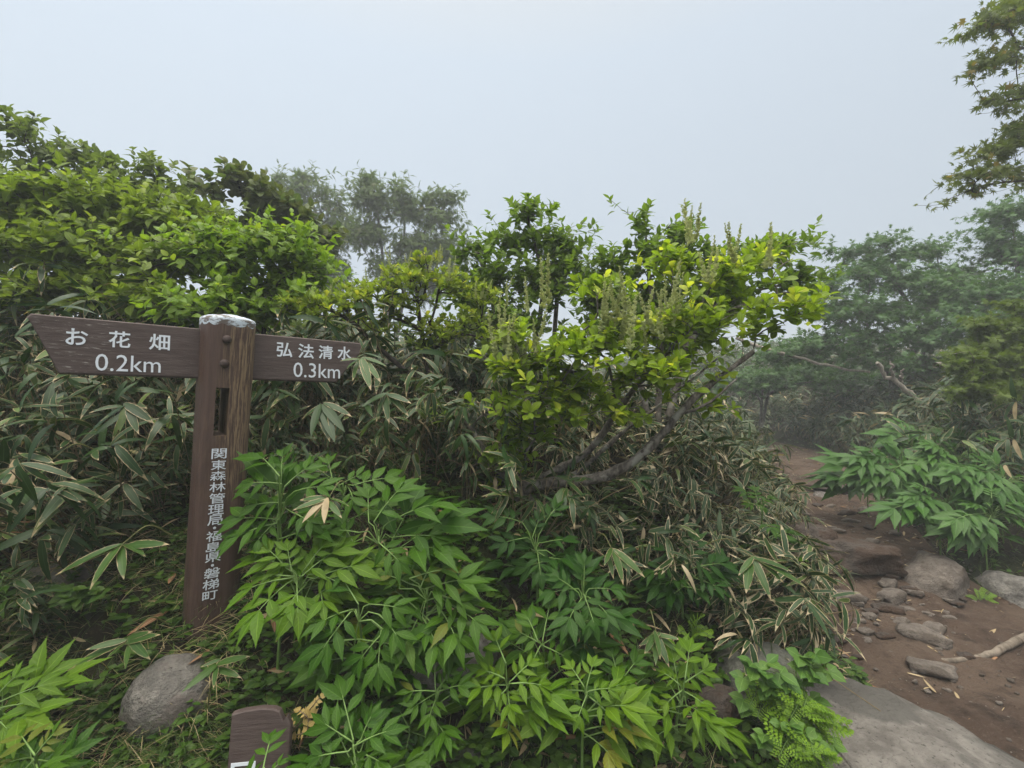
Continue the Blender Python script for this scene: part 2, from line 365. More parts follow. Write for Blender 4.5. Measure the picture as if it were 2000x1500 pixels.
def axis_grid(lo, hi, flo, fhi, fine, coarse):
    a = np.arange(flo, fhi, fine)
    def ext(start, end, sgn):
        out = []; p = start; st = fine
        while (end - p) * sgn > 0: st = min(st * 1.25, coarse); p += st * sgn; out.append(p)
        return out
    return np.array(ext(flo, lo, -1)[::-1] + list(a) + ext(a[-1], hi, 1))
gx = axis_grid(-145, 145, -3, 5.5, .05, 4); gy = axis_grid(-145, 145, .3, 9, .05, 4)
X, Y = np.meshgrid(gx, gy); Z = ground(X, Y); 
def grid_faces(nr, nc):
    i = np.arange(nr - 1)[:, None] * nc + np.arange(nc - 1)[None]; return np.stack([i, i + 1, i + nc + 1, i + nc], -1).reshape(-1, 4)
tag(obj('ground', mesh('ground', np.stack([X, Y, Z], -1).reshape(-1, 3), grid_faces(len(gy), len(gx)), M['soil'])), kind='structure')
# trail sheet: rows along, columns across, ragged edges
ys = np.concatenate([np.arange(.2, 5, .03), np.arange(5, 13.5, .07)]); cs = np.linspace(-1, 1, 70)
YY = np.repeat(ys[:, None], len(cs), 1)
rw = path_hw(ys) * (1 + .12 * lumps(ys, ys * 0, 3, 8)) + np.where(ys < 3.6, .55 * sstep(3.6, 2.4, ys), 0); lw = path_hw(ys) * (1 + .16 * lumps(ys, ys * 0 + 5, 4, 9))
XX = path_x(ys)[:, None] + np.where(cs[None] > 0, cs[None] * rw[:, None], cs[None] * lw[:, None])
edge = sstep(1, .8, np.abs(cs))[None]
ZZ = ground(XX, YY) + .006 + edge * (.02 * lumps(XX, YY, 9, 21) + .012 * lumps(XX, YY, 23, 22) + .008 * lumps(XX, YY, 51, 23) + .02) - .012
ZZ = np.maximum(ZZ, ground(XX, YY) + .004)
tag(obj('path', mesh('path', np.stack([XX, YY, ZZ], -1).reshape(-1, 3), grid_faces(len(ys), len(cs)), M['path'])), kind='structure')

def hit(px, py, dmax=14.0):
    """point of the ground that the view ray through this pixel meets"""
    d = np.linspace(.6, dmax, 2400); p = CAM + d[:, None] * ray(px, py)[None]
    b = np.nonzero(p[:, 2] < ground(p[:, 0], p[:, 1]))[0]
    return p[b[0]] if len(b) else p[-1]
def onground(x, y): return np.array([x, y, float(ground(x, y))])

# ------------------------------------------------------------------ woody plants
def grow(trunks, tips, rtip=.0022, expo=.5, wiggle=.06, bias=.35, seg=6):
    """trunks: list of polylines; tips joined one by one to the nearest wood. Returns polylines with radii and tip directions"""
    pos = []; par = []; plen = []; chains = []
    def addchain(start, pts):
        ch = [] if start is None else [start]; prev = start
        for p in pts:
            pos.append(p); par.append(-1 if prev is None else prev)
            plen.append(0 if prev is None else plen[prev] + np.linalg.norm(p - pos[prev])); prev = len(pos) - 1; ch.append(prev)
        chains.append(ch); return prev
    for tr in trunks:
        tr = np.asarray(tr)
        if pos:
            A = np.array(pos); i = int(np.argmin(((A - tr[0]) ** 2).sum(1))); addchain(i, tr[1:] if np.linalg.norm(A[i] - tr[0]) < .06 else tr)
        else: addchain(None, tr)
    A0 = np.array(pos); nb = len(pos)
    order = np.argsort([np.min(((A0 - t) ** 2).sum(1)) for t in tips])
    arr = np.zeros((nb + len(tips) * seg, 3)); arr[:nb] = A0; pl = np.zeros(len(arr)); pl[:nb] = plen; tipnode = {}
    isleaf = []
    for ti in order:
        t = tips[ti]; n = len(pos)
        dv = t - arr[:n]; dist = np.sqrt((dv ** 2).sum(1)); cost = dist + bias * pl[:n] + .6 * np.maximum(0, -dv[:, 2])
        i = int(np.argmin(cost)); d = dist[i]; p0 = arr[i]
        pd = arr[i] - arr[par[i]] if par[i] >= 0 else np.array([0, 0, 1.]); pd = unit(pd)
        m = max(2, min(seg, int(d / .05) + 1))
        p1 = p0 + d * .4 * unit(pd * .6 + unit(t - p0) + np.array([0, 0, .25])) ; u = np.linspace(0, 1, m + 1)[1:, None]
        pts = (1 - u) ** 2 * p0 + 2 * u * (1 - u) * p1 + u ** 2 * t
        pts[:-1] += rng.normal(0, wiggle * d / m, (m, 3))[:-1]
        e = addchain(i, list(pts)); k = len(pos); arr[n:k] = np.array(pos[n:k]); pl[n:k] = plen[n:k]; tipnode[ti] = e
    cnt = np.zeros(len(pos))
    for e in tipnode.values():
        i = e
        while i >= 0: cnt[i] += 1; i = par[i]
    P_ = np.array(pos); rad = rtip * np.maximum(cnt, 1) ** expo
    dirs = np.array([unit(P_[tipnode[i]] - P_[par[tipnode[i]]]) for i in range(len(tips))])
    return P_, chains, rad, dirs

def wood(name, P_, chains, rad, mat, parent, off, minr=None):
    acc = Acc()
    for ch in chains:
        if len(ch) < 2: continue
        r = rad[ch].copy(); r[0] = min(r[0], r[1] * 1.25)
        if minr is not None: r = np.maximum(r, minr)
        tube(acc, P_[ch], r, 8 if r.max() > .012 else 5, rnd=rng.random())
    return acc.build(name, mat, parent, off)

def blob_pts(blobs, n, shell=.55, lift=.15):
    """sample points in ellipsoids given as (px, py, rx, ry, depth, rdepth)"""
    wt = np.array([b[2] * b[3] * (b[4] ** 2) for b in blobs], float); wt /= wt.sum(); out = []
    for i in rng.choice(len(blobs), n, p=wt):
        px, py, rx, ry, d, rd = blobs[i]
        v = unit(rng.normal(size=3)); v = v * (shell + (1 - shell) * rng.random()) if rng.random() < .75 else v * rng.random()
        v[2] = v[2] * (1 - lift) + lift * rng.random()
        out.append(P(px + v[0] * rx, py - v[2] * ry, d + v[1] * rd))
    return np.array(out)

def shoots(acc, tips, dirs, tpl, k=8, L=(.08, .12), asp=.5, length=.08, up=.5, spread=.9, bend=.25, mode='opp', nup=.9, young=0.0, jitter=.3):
    """leafy shoot at each tip"""
    n = len(tips); O = []; Yd = []; N = []; LL = []; rn = []
    for i in range(n):
        d = unit(dirs[i] + np.array([0, 0, up])); a = unit(np.cross(d, rng.normal(size=3))); b = np.cross(d, a)
        kk = max(3, int(k * (.7 + .6 * rng.random()))); base_r = rng.random(); ph = rng.random() * 6.28
        for j in range(kk):
            f = j / max(1, kk - 1)
            if mode == 'opp': an = ph + (j // 2) * 1.57 + (j % 2) * 3.14
            elif mode == 'whorl': an = ph + j * 2.4; f = .6 + .4 * f
            else: an = ph + j * 2.4
            rad = math.cos(an) * a + math.sin(an) * b; s = spread * (1.15 - .55 * f)
            y = unit(rad * s + d * (.45 + .4 * f) + rng.normal(0, .12, 3)); O.append(tips[i] - d * length * (1 - f)); Yd.append(y)
            N.append(unit(d * .6 + np.array([0, -.12, nup]) + rng.normal(0, jitter, 3)))
            LL.append((L[0] + (L[1] - L[0]) * rng.random()) * (1.05 - .35 * f * f)); rn.append(np.clip(base_r * .55 + .45 * rng.random() + young * (f - .5), 0, .999))
    LL = np.array(LL); place(acc, tpl, np.array(O), np.array(Yd), np.array(N), LL, LL * asp * rng.uniform(.85, 1.15, len(LL)), bend * rng.uniform(.3, 1.6, len(LL)), np.array(rn))

def woody(name, label, cat, base, trunks, blobs, ntips, tpl, leafmat, barkmat, rtip=.002, shell=.55, expo=.5, group=None, trunkname='branches', leafname='foliage', wiggle=.06, bias=.35, extra=None, lift=.15, fill=None, **sh):
    base = np.asarray(base); t = thing(name, base, label, cat, group)
    tips = blob_pts(blobs, ntips, shell, lift)
    if extra is not None: tips = np.concatenate([tips, extra])
    P_, ch, rad, dirs = grow(trunks, tips, rtip, expo, wiggle, bias)
    if fill:                                                               # side twigs round the branch ends
        m = int(len(tips) * fill[0]); pk = rng.integers(len(tips), size=m); off = rng.normal(0, fill[1], (m, 3)) * np.array([1, 1, .4]); new = tips[pk] + off
        k0 = len(P_); P_ = np.concatenate([P_, tips[pk], (tips[pk] + new) / 2 + [0, 0, -.1 * fill[1]], new]); rad = np.concatenate([rad, np.full(3 * m, rtip * .7)])
        ch = ch + [[k0 + i, k0 + m + i, k0 + 2 * m + i] for i in range(m)]; dirs = np.concatenate([dirs, unit(off + [0, 0, .4 * fill[1]])]); tips = np.concatenate([tips, new])
    wood(trunkname, P_, ch, rad, barkmat, t, base)
    acc = Acc(); shoots(acc, tips, dirs, tpl, **sh); acc.build(leafname, leafmat, t, base)
    return t, tips, dirs
# ------------------------------------------------------------------ signpost
def text_mesh(body, wd, ht, mat, ctr, X, Yv, off=.0, shear=0.0, depth=.0015):
    """text scaled to wd x ht, centred at ctr, lying in the plane of X and Yv"""
    c = bpy.data.curves.new('t', 'FONT'); c.body = body; c.offset = off; c.extrude = .02; c.resolution_u = 3
    o = bpy.data.objects.new('t', c); COL.objects.link(o); dg = bpy.context.evaluated_depsgraph_get(); dg.update()
    me = bpy.data.meshes.new_from_object(o.evaluated_get(dg)); bpy.data.objects.remove(o)
    V = np.zeros(len(me.vertices) * 3); me.vertices.foreach_get('co', V); V = V.reshape(-1, 3)
    lo, hi = V.min(0), V.max(0); V = (V - (lo + hi) / 2) / np.maximum(hi - lo, 1e-6) * np.array([wd, ht, depth])
    N = np.cross(X, Yv); W = ctr + V[:, :1] * X + V[:, 1:2] * Yv + (V[:, 2:3] + depth * .45) * N
    polys = {}
    for p in me.polygons: polys.setdefault(len(p.vertices), []).append(list(p.vertices))
    bpy.data.meshes.remove(me); return W, polys
def join_text(name, items, mat, parent, off):
    V = []; F = {}; n = 0
    for W, polys in items:
        V.append(W)
        for k, f in polys.items(): F.setdefault(k, []).append(np.array(f) + n)
        n += len(W)
    return obj(name, mesh(name, np.concatenate(V) - off, [np.concatenate(f) for f in F.values()], mat, smooth=False), parent)

def post_mat():
    t = NT('brown_stained_log'); g = t.noise(9, 6, .7, stretch=(7, 7, .5)); g2 = t.noise(30, 5, .7, stretch=(6, 6, .35)); n3 = t.noise(7, 4, .6)
    s = t.n('SeparateXYZ'); t.l(t.pos(), s.inputs[0]); z = s.outputs['Z']; x = s.outputs['X']
    col = t.mix(t.ramp(g, .35, .65), (.058, .034, .027), (.085, .052, .042))
    wear = t.math('MULTIPLY', t.ramp(z, .45, .95), t.ramp(x, -.06, .04)); wear = t.math('ADD', wear, t.math('MULTIPLY', t.ramp(n3, .5, .7), .25))
    wm = t.math('MULTIPLY', wear, t.ramp(g2, .42, .6)); col = t.mix(wm, col, (.21, .145, .085))
    col = t.mix(t.math('MULTIPLY', t.ramp(g2, .6, .72), t.math('MULTIPLY', wear, .7)), col, (.34, .26, .15))
    col = t.mix(t.math('MULTIPLY', t.ramp(g2, .36, .3), .6), col, (.02, .013, .01))
    return t.done(t.surf(col, t.math('ADD', .5, t.math('MULTIPLY', wear, .3)), t.bump(t.math('ADD', g, g2), .5, .006), .35))
def board_mat():
    t = NT('brown_painted_board'); g = t.noise(10, 6, .7, stretch=(.9, .9, 9)); g2 = t.noise(34, 6, .75, stretch=(.7, .7, 6)); n3 = t.noise(6, 4)
    s = t.n('SeparateXYZ'); t.l(t.pos(), s.inputs[0])
    col = t.mix(t.ramp(g, .35, .65), (.062, .042, .038), (.09, .066, .06))
    far = t.ramp(s.outputs['X'], -.22, -.46)
    sc = t.math('MULTIPLY', t.ramp(g2, .56, .7), t.math('ADD', .25, t.math('MULTIPLY', far, .9)))
    col = t.mix(t.math('MULTIPLY', sc, t.ramp(n3, .38, .6)), col, (.42, .39, .36))
    return t.done(t.surf(col, .62, t.bump(t.math('ADD', g, g2), .45, .004), .35))
M['post'] = post_mat(); M['board'] = board_mat()
t = NT('worn_white_paint'); g = t.noise(55, 6, .75, stretch=(.6, .6, 1.8)); g2 = t.noise(9, 3)
M['white'] = t.done(t.surf(t.mix(t.math('MULTIPLY', t.ramp(g, .56, .68), t.ramp(g2, .35, .65)), (.66, .70, .76), (.16, .12, .11)), .6))
t = NT('worn_pale_blue_paint'); g = t.noise(22, 6, .7, stretch=(1, 1, 2.5)); g2 = t.noise(90, 4, .7)
M['capwhite'] = t.done(t.surf(t.mix(t.math('MAXIMUM', t.ramp(g, .46, .56), t.math('MULTIPLY', t.ramp(g2, .58, .68), .6)), t.mix(t.noise(12, 4), (.36, .42, .48), (.54, .60, .66)), (.11, .09, .08)), .6, t.bump(g2, .4, .003)))
M['iron'] = plain_mat('rusty_bolt', (.06, .04, .035), .6, .3, 80)

DP = 1.85
top, bot = P(446, 622, DP), P(411, 1200, DP); AX = unit(top - bot); bot2 = bot - AX * .18
bx = unit(np.array([.75, .66, 0])); PXv = unit(bx - AX * np.dot(bx, AX)); PN = np.cross(PXv, AX)   # across, towards the viewer
if np.dot(PN, -FW) < 0: PN = -PN
RP = .091
def ray_plane(px, py, p0, n):
    d = ray(px, py); return CAM + d * np.dot(p0 - CAM, n) / np.dot(d, n)
sp = thing('signpost', bot, 'brown log signpost with two pointed boards, white lettering and a pale scalloped cap', 'signpost')
H = np.linalg.norm(top - bot2)
def sect(r, n=40, e=3.2):
    th = np.linspace(0, 2 * np.pi, n, endpoint=False); c, s_ = np.cos(th), np.sin(th)
    return np.stack([np.sign(c) * np.abs(c) ** (2 / e) * r, np.sign(s_) * np.abs(s_) ** (2 / e) * r], -1)
hs = np.concatenate([np.linspace(0, H - .03, 30), H - .03 + .03 * np.sin(np.linspace(.2, 1.5, 5))])
rs = np.concatenate([np.linspace(RP * .985, RP, 30), RP * np.array([.995, .98, .93, .8, .55])])
V = np.concatenate([np.stack([sect(r)[:, 0], sect(r)[:, 1], np.full(40, h)], -1) for h, r in zip(hs, rs)]); V[:, :2] *= (1 + .012 * np.sin(V[:, 2:3] * 5 + 1)); 
k = np.arange(40); F = [np.concatenate([np.stack([i * 40 + k, i * 40 + (k + 1) % 40, (i + 1) * 40 + (k + 1) % 40, (i + 1) * 40 + k], -1) for i in range(len(hs) - 1)]), np.array([k[::-1]]), np.array([k + (len(hs) - 1) * 40])]
Mloc = np.stack([PXv, -PN, AX], 0)                # rows: local axes (x across, y away, z up)
post = obj('post', mesh('post', V, F, M['post']), sp)
post.matrix_local = Matrix(Mloc.T.tolist()).to_4x4(); post.location = bot2 - bot
front = bot2 + PN * RP
def tolocal(p): return Mloc @ (p - bot2)
# through slot, cut by boolean
cs4 = [tolocal(ray_plane(px, py, front, PN)) for px, py in ((421, 757), (447, 757), (418, 852), (445, 852))]
x0, x1 = (cs4[0][0] + cs4[2][0]) / 2, (cs4[1][0] + cs4[3][0]) / 2; z1, z0 = cs4[0][2], cs4[2][2]
bxv = np.array([(x, y, z) for z in (z0, z1) for y in (-.3, .3) for x in (x0, x1)])
bxf = np.array([(0, 2, 3, 1), (4, 5, 7, 6), (0, 1, 5, 4), (2, 6, 7, 3), (0, 4, 6, 2), (1, 3, 7, 5)])
cut = obj('cut', mesh('cut', bxv, bxf, M['post'], smooth=False)); cut.parent = sp; cut.matrix_local = Matrix(Mloc.T.tolist()).to_4x4(); cut.location = bot2 - bot
bm_ = post.modifiers.new('slot', 'BOOLEAN'); bm_.operation = 'DIFFERENCE'; bm_.object = cut; bm_.solver = 'EXACT'
dg = bpy.context.evaluated_depsgraph_get(); dg.update()
post.data = bpy.data.meshes.new_from_object(post.evaluated_get(dg)); post.modifiers.clear(); bpy.data.objects.remove(cut)
post.data.name = 'post'; 
if hasattr(post.data, 'set_sharp_from_angle'): post.data.set_sharp_from_angle(angle=R(35))
# painted cap
n = 80; th = np.linspace(0, 2 * np.pi, n, endpoint=False); rows = []
low = H - .030 - .013 * np.abs(np.sin(th * 5.5 + .3)) ** .6 + .006
for f, rr in ((0, 1.012), (.5, 1.012), (.75, 1.0), (.9, .93), (1.0, .78), (1.06, .5), (1.08, .01)):
    s2 = sect(RP * rr * .994 + .0008, n); rows.append(np.concatenate([s2, (low + (H + .001 - low) * f)[:, None]], 1))
for i, z in enumerate((None, None, H - .008, H - .001, H + .005, H + .010, H + .012)):
    if z is not None: rows[i][:, 2] = z + .002 * np.sin(th * 3)
V = np.concatenate(rows); k = np.arange(n)
F = np.concatenate([np.stack([i * n + k, i * n + (k + 1) % n, (i + 1) * n + (k + 1) % n, (i + 1) * n + k], -1) for i in range(6)])
cp = obj('cap', mesh('cap', V, F, M['capwhite']), sp); cp.matrix_local = post.matrix_local
# bolts
for px, py in ((443, 663), (438, 710)):
    c = ray_plane(px, py, front, PN); rows = []
    for rr, hh in ((.016, -.004), (.016, .005), (.012, .010), (.006, .0125), (.0005, .013)):
        a = np.linspace(0, 2 * np.pi, 14, endpoint=False); rows.append(c + rr * (np.cos(a)[:, None] * PXv + np.sin(a)[:, None] * AX) + hh * PN)
    k = np.arange(14); F = np.concatenate([np.stack([i * 14 + k, i * 14 + (k + 1) % 14, (i + 1) * 14 + (k + 1) % 14, (i + 1) * 14 + k], -1) for i in range(4)])
    obj('bolt', mesh('bolt', np.concatenate(rows) - bot, F, M['iron']), sp)
# boards
BN = np.array([bx[1], -bx[0], 0]); AB = P(443, 694, DP); ZZv = np.array([0, 0, 1.])
BN = BN if np.dot(BN, -FW) > 0 else -BN
bfront = AB + BN * .016; hb = .0945
def board(pts):
    """front outline as (t along, v up); slightly bevelled slab"""
    pts = np.array(pts); c = pts.mean(0); Vv = []
    for y, sc in ((.016, .006), (.013, 0), (-.013, 0), (-.016, .006)):
        q = pts - (pts - c) / np.abs(pts - c).max(0) * sc; Vv.append(np.stack([q[:, 0], np.full(len(q), -y), q[:, 1]], -1))
    m = len(pts); k = np.arange(m); Fq = np.concatenate([np.stack([i * m + k, (i + 1) * m + k, (i + 1) * m + (k + 1) % m, i * m + (k + 1) % m], -1) for i in range(3)])
    return np.concatenate(Vv), [Fq, np.array([k]), np.array([k[::-1] + 3 * m])]
def onboard(px, py):
    p = ray_plane(px, py, bfront, BN) - AB; return np.dot(p, bx), p[2]
def mkboard(pts, lab):
    Vb, Fb = board(pts); b = obj('direction_board', mesh('direction_board', Vb, Fb, M['board'], smooth=False), sp)
    b.matrix_local = Matrix(np.stack([bx, -BN, ZZv], 0).T.tolist()).to_4x4(); b.location = AB - bot; b['label'] = lab; return b
la, lb = onboard(62, 621), onboard(115, 729); ra, rb = onboard(712, 669), onboard(657, 743)
B1 = mkboard([(la[0] - .003, hb), (la[0] - .012, hb - .012), (la[0] - .002, hb - .03), (lb[0], -hb), (-.06, -hb), (-.06, hb)], 'longer board pointing left with scuffed pale tip')
B2 = mkboard([(.06, hb), (.06, -hb), (rb[0], -hb), (ra[0], hb - .02), (ra[0], hb)], 'board pointing right, its end among bamboo grass')
def lettering(items, brd, off=.012):
    out = []
    for s, l, t, r, b in items:
        tl = onboard(l, (t + b) / 2); tr = onboard(r, (t + b) / 2); m = (l + r) / 2; tt = onboard(m, t); tb = onboard(m, b)
        ctr = AB + bx * (tl[0] + tr[0]) / 2 + ZZv * (tt[1] + tb[1]) / 2 + BN * .0165
        out.append(text_mesh(s, tr[0] - tl[0], tt[1] - tb[1], None, ctr, bx, ZZv, off if len(s) == 1 else .0))
    o = join_text('lettering', out, M['white'], None, bot); o.parent = brd; o.matrix_parent_inverse = brd.matrix_local.inverted()
lettering([('お', 128, 642, 172, 674), ('花', 212, 647, 255, 679), ('畑', 291, 653, 332, 684), ('0.2km', 186, 694, 314, 726)], B1, .014)
lettering([('弘', 540, 669, 571, 697), ('法', 582, 672, 613, 700), ('清', 622, 675, 650, 701), ('水', 659, 677, 686, 703), ('0.3km', 573, 710, 664, 738)], B2, .014)
it = []
for s, px, py, w_, h_ in (('関', 428, 886, 24, 20), ('東', 427, 908, 24, 19), ('森', 426, 929, 25, 19), ('林', 425, 951, 26, 19), ('管', 424, 973, 25, 20), ('理', 422, 995, 25, 20), ('局', 420, 1016, 24, 20), ('・', 419, 1031, 5, 5),
                          ('福', 418, 1047, 25, 20), ('島', 417, 1068, 24, 19), ('県', 416, 1088, 25, 19), ('・', 415, 1104, 5, 5), ('磐', 414, 1119, 25, 20), ('梯', 412, 1141, 26, 20), ('町', 410, 1163, 24, 17)):
    c = ray_plane(px, py, front, PN); it.append(text_mesh(s, w_ * 1.06 * DP * .95 / FPX, h_ * DP * .95 / FPX, None, c + PN * .0003, PXv, AX, .004))
o = join_text('lettering', it, M['white'], None, bot); o.parent = post; o.matrix_parent_inverse = post.matrix_local.inverted()

# short cut-off sign stake in front
q = P(503, 1392, 1.36); wd2 = .083
sk = thing('sign_stake', onground(q[0], q[1]), 'short brown sign stake with a broken corner in front of the signpost', 'sign')
sb = np.array(sk.location); AX2 = unit(np.array([.0, .10, 1.0])); X2 = unit(np.array([.97, .16, 0])); X2 = unit(X2 - AX2 * np.dot(X2, AX2)); N2 = np.cross(X2, AX2)
if np.dot(N2, -FW) < 0: N2 = -N2
hh = np.dot(q - sb, AX2)
out = [(-wd2, -.1), (wd2, -.1), (wd2, hh - .055), (wd2 - .012, hh - .028), (wd2 - .022, hh - .040), (wd2 - .034, hh - .012), (wd2 - .05, hh - .004), (0, hh), (-wd2 + .03, hh - .003), (-wd2, hh - .01)]
pts = np.array(out); Vv = []
for y, sc in ((.013, .003), (.010, 0), (-.010, 0), (-.013, .003)):
    c = np.array([0, hh / 2]); qq = pts - np.sign(pts - c) * sc; Vv.append(qq[:, :1] * X2 + qq[:, 1:] * AX2 + y * N2)
m = len(pts); k = np.arange(m)
Fq = np.concatenate([np.stack([i * m + k, (i + 1) * m + k, (i + 1) * m + (k + 1) % m, i * m + (k + 1) % m], -1) for i in range(3)])
obj('stake', mesh('stake', np.concatenate(Vv), [Fq, np.array([k]), np.array([k[::-1] + 3 * m])], M['board'], smooth=False), sk)
f0 = sb + N2 * .013; c = ray_plane(474, 1513, f0, N2); W_, pl_ = text_mesh('口', .066, .066, None, c + N2 * .0005, X2, AX2, .02)
join_text('lettering', [(W_, pl_)], M['white'], sk, sb)

# ------------------------------------------------------------------ rocks
import bmesh
def ico(sub):
    bm = bmesh.new(); bmesh.ops.create_icosphere(bm, subdivisions=sub, radius=1); V = np.array([v.co[:] for v in bm.verts]); F = np.array([[v.index for v in f.verts] for f in bm.faces]); bm.free(); return V, F
ICO = {k: ico(k) for k in (2, 3, 5)}
def rock(name, label, loc, size, mat, rot=(0, 0, 0), sub=5, block=.75, amp=.12, seed=0, group=None, freq=1.2, facets=0):
    V, F = ICO[sub]; V = V.copy(); V = np.sign(V) * np.abs(V) ** block; V /= np.abs(V).max()
    rg = np.random.default_rng(seed)
    for _ in range(facets):
        nrm = unit(rg.normal(size=3)); d = .72 + .2 * rg.random(); ex = V @ nrm - d; V = V - np.maximum(ex, 0)[:, None] * nrm
    so = Vector(rg.random(3) * 40)
    dsp = np.array([mnoise.fractal(Vector(v) * freq + so, .9, 2.1, 3 if sub < 5 else 6) for v in V]); V = V * (1 + amp * dsp)[:, None]
    V = V * np.asarray(size); me = mesh(name, V, F, M[mat]); o = obj(name, me, None, loc); o.rotation_euler = [R(a) for a in rot]
    if label: tag(o, label, 'rock' if sub > 3 else 'stone', group)
    return o
def at_ground(px, py, d, dz=0): 
    p = P(px, py, d); return np.array([p[0], p[1], p[2] + dz])
rock('rock', 'rounded grey stone in the grass, left of the short stake', at_ground(332, 1362, 1.62), (.135, .125, .125), 'rock', (10, 25, 20), block=.95, amp=.1, seed=1)
rock('rock', 'pinkish grey boulder half hidden under drooping pinnate leaves', at_ground(885, 1318, 1.75), (.17, .14, .15), 'rock', (0, 0, 30), amp=.14, seed=2)
rock('rock', 'dark low boulder at the bottom of the bank behind the lowest herbs', at_ground(845, 1440, 1.62, -.03), (.2, .12, .11), 'rock_moss', (0, 10, -10), amp=.16, seed=3)
rock('rock', 'large flat pale slab lying beside the trail in the lower right corner', (1.53, 1.82, .03), (.44, .70, .125), 'rock_slab', (4, 4, 6), block=.6, amp=.22, seed=5, freq=1.5, facets=8)
rock('rock', 'angular grey brown boulder at the step, right of the ledge rock', at_ground(1812, 1130, 3.4, -.04), (.22, .2, .19), 'rock_path', (5, -6, 25), block=.6, amp=.14, seed=6, facets=6)
rock('rock', 'wide dirt covered ledge rock forming the trail step', at_ground(1650, 1085, 3.55, -.04), (.34, .22, .15), 'rock_dark', (0, 3, -8), block=.6, amp=.2, seed=7, facets=9, freq=1.7)
rock('rock', 'dark dirt covered rock under the bamboo grass at the left trail edge', at_ground(1568, 1050, 3.75, -.06), (.24, .2, .17), 'rock_dark', (0, 0, 20), block=.65, amp=.14, seed=8, facets=4)
rock('rock', 'grey boulder in the weeds at the right edge beside the yellow green fern', at_ground(1985, 1158, 3.3, -.03), (.22, .2, .15), 'rock', (0, 8, 15), block=.7, amp=.14, seed=9, facets=5)
rock('rock', 'flat dark slab lying across the trail farther up', at_ground(1640, 962, 5.6, .02), (.42, .2, .06), 'rock_dark', (0, 6, -10), block=.6, amp=.12, seed=10, facets=4)
rock('rock', 'small pale angular rock leaning on the flat dark trail slab', at_ground(1608, 972, 5.3, -.01), (.12, .09, .07), 'rock_slab', (0, 15, 30), block=.7, amp=.15, seed=11, facets=4)
rock('rock', 'shaded mottled boulder behind the bamboo spray left of the signpost', at_ground(150, 1122, 2.0, -.06), (.2, .16, .13), 'rock', (0, 0, 10), amp=.14, seed=12)
rock('rock', 'dark mossy boulder behind the rounded bramble leaves', at_ground(1480, 1312, 1.95, -.03), (.15, .14, .14), 'rock_moss', (0, 0, 0), amp=.16, seed=13)
rock('rock', 'small dark stone under the herbs left of the bramble', at_ground(1408, 1372, 1.8, -.02), (.08, .07, .07), 'rock_dark', (0, 0, 40), amp=.16, seed=14)
for i, (px, py, wd, ht) in enumerate([(1655, 1160, 62, 38), (1738, 1163, 58, 26), (1735, 1187, 46, 26), (1700, 1205, 24, 14), (1690, 1232, 30, 20), (1728, 1244, 26, 12), (1806, 1242, 74, 22), (1826, 1228, 40, 20), (1638, 1250, 28, 18), (1760, 1215, 30, 14),
        (1735, 1138, 42, 22), (1728, 1120, 36, 18), (1558, 1000, 26, 8), (1622, 990, 18, 6), (1652, 1004, 32, 8), (1692, 998, 24, 7), (1600, 1018, 20, 6), (1698, 1032, 22, 8), (1666, 1020, 22, 7), (1575, 972, 16, 6), (1640, 1062, 20, 8), (1800, 985, 26, 12), (1812, 1000, 22, 10), (1760, 1175, 20, 10), (1850, 1208, 22, 12), (1780, 1150, 18, 10), (1870, 1180, 24, 14), (1700, 1060, 30, 10), (1820, 1310, 62, 14), (1650, 1205, 18, 10)] + [(float(a), float(b), float(c), 12.) for a, b, c in zip(1640 + 260 * rng.random(30), 1150 + 150 * rng.random(30), 10 + 18 * rng.random(30))] + [(float(1540 + 200 * u + 40 * rng.random()), float(985 + 60 * rng.random()), float(8 + 18 * rng.random()), 6.) for u in rng.random(22)]):
    p = hit(px, py + ht * .3); d = p[1]; sx_ = wd * d / FPX * .5
    big = wd > 55
    if i == 0: lab = 'warm tan stone at the left of the trail below the step'
    elif i == 1: lab = 'pale flat stone between the two step rocks'
    elif i == 6: lab = 'long pale embedded stone slanting down the trail'
    elif i == 28: lab = 'flat buff stone streak on the trail just below the exposed root'
    else: lab = 'small worn stone embedded in the brown trail dirt'
    rock('trail_stone', lab, p + [0, 0, .018], (1.15 * sx_, sx_ * rng.uniform(.55, 1.0), min(sx_ * .42, .045)), ('rock_path', 'rock_path', 'rock_dark')[i % 3] if not big else 'rock_path', (0, 0, rng.uniform(-50, 50)), 3, .62, .22, 100 + i, None if lab[0] != 's' else 'small stones in the trail', 1.6, 7)

# exposed root across the trail, dead wood
def curve_thing(name, label, cat, pts, rad, mat, n=40, wob=.006):
    L_ = smooth_line(pts, n) + rng.normal(0, wob, (n, 3)); acc = Acc(); tube(acc, L_, smooth_line(np.stack([rad, rad, rad], 1), n)[:, 0] * (1 + .05 * rng.normal(size=n)), 10)
    o = acc.build(name, M[mat], None); return tag(o, label, cat)
rp = [hit(px, py) + [0, 0, h] for px, py, h in ((1810, 1280, -.01), (1842, 1294, .008), (1890, 1293, .014), (1940, 1283, .02), (1985, 1262, .03), (2060, 1225, .02))]
curve_thing('root', 'bare pale brown tree root snaking across the trail at the right edge', 'root', rp, [.008, .013, .016, .019, .022, .026], 'root', 40, .0025)
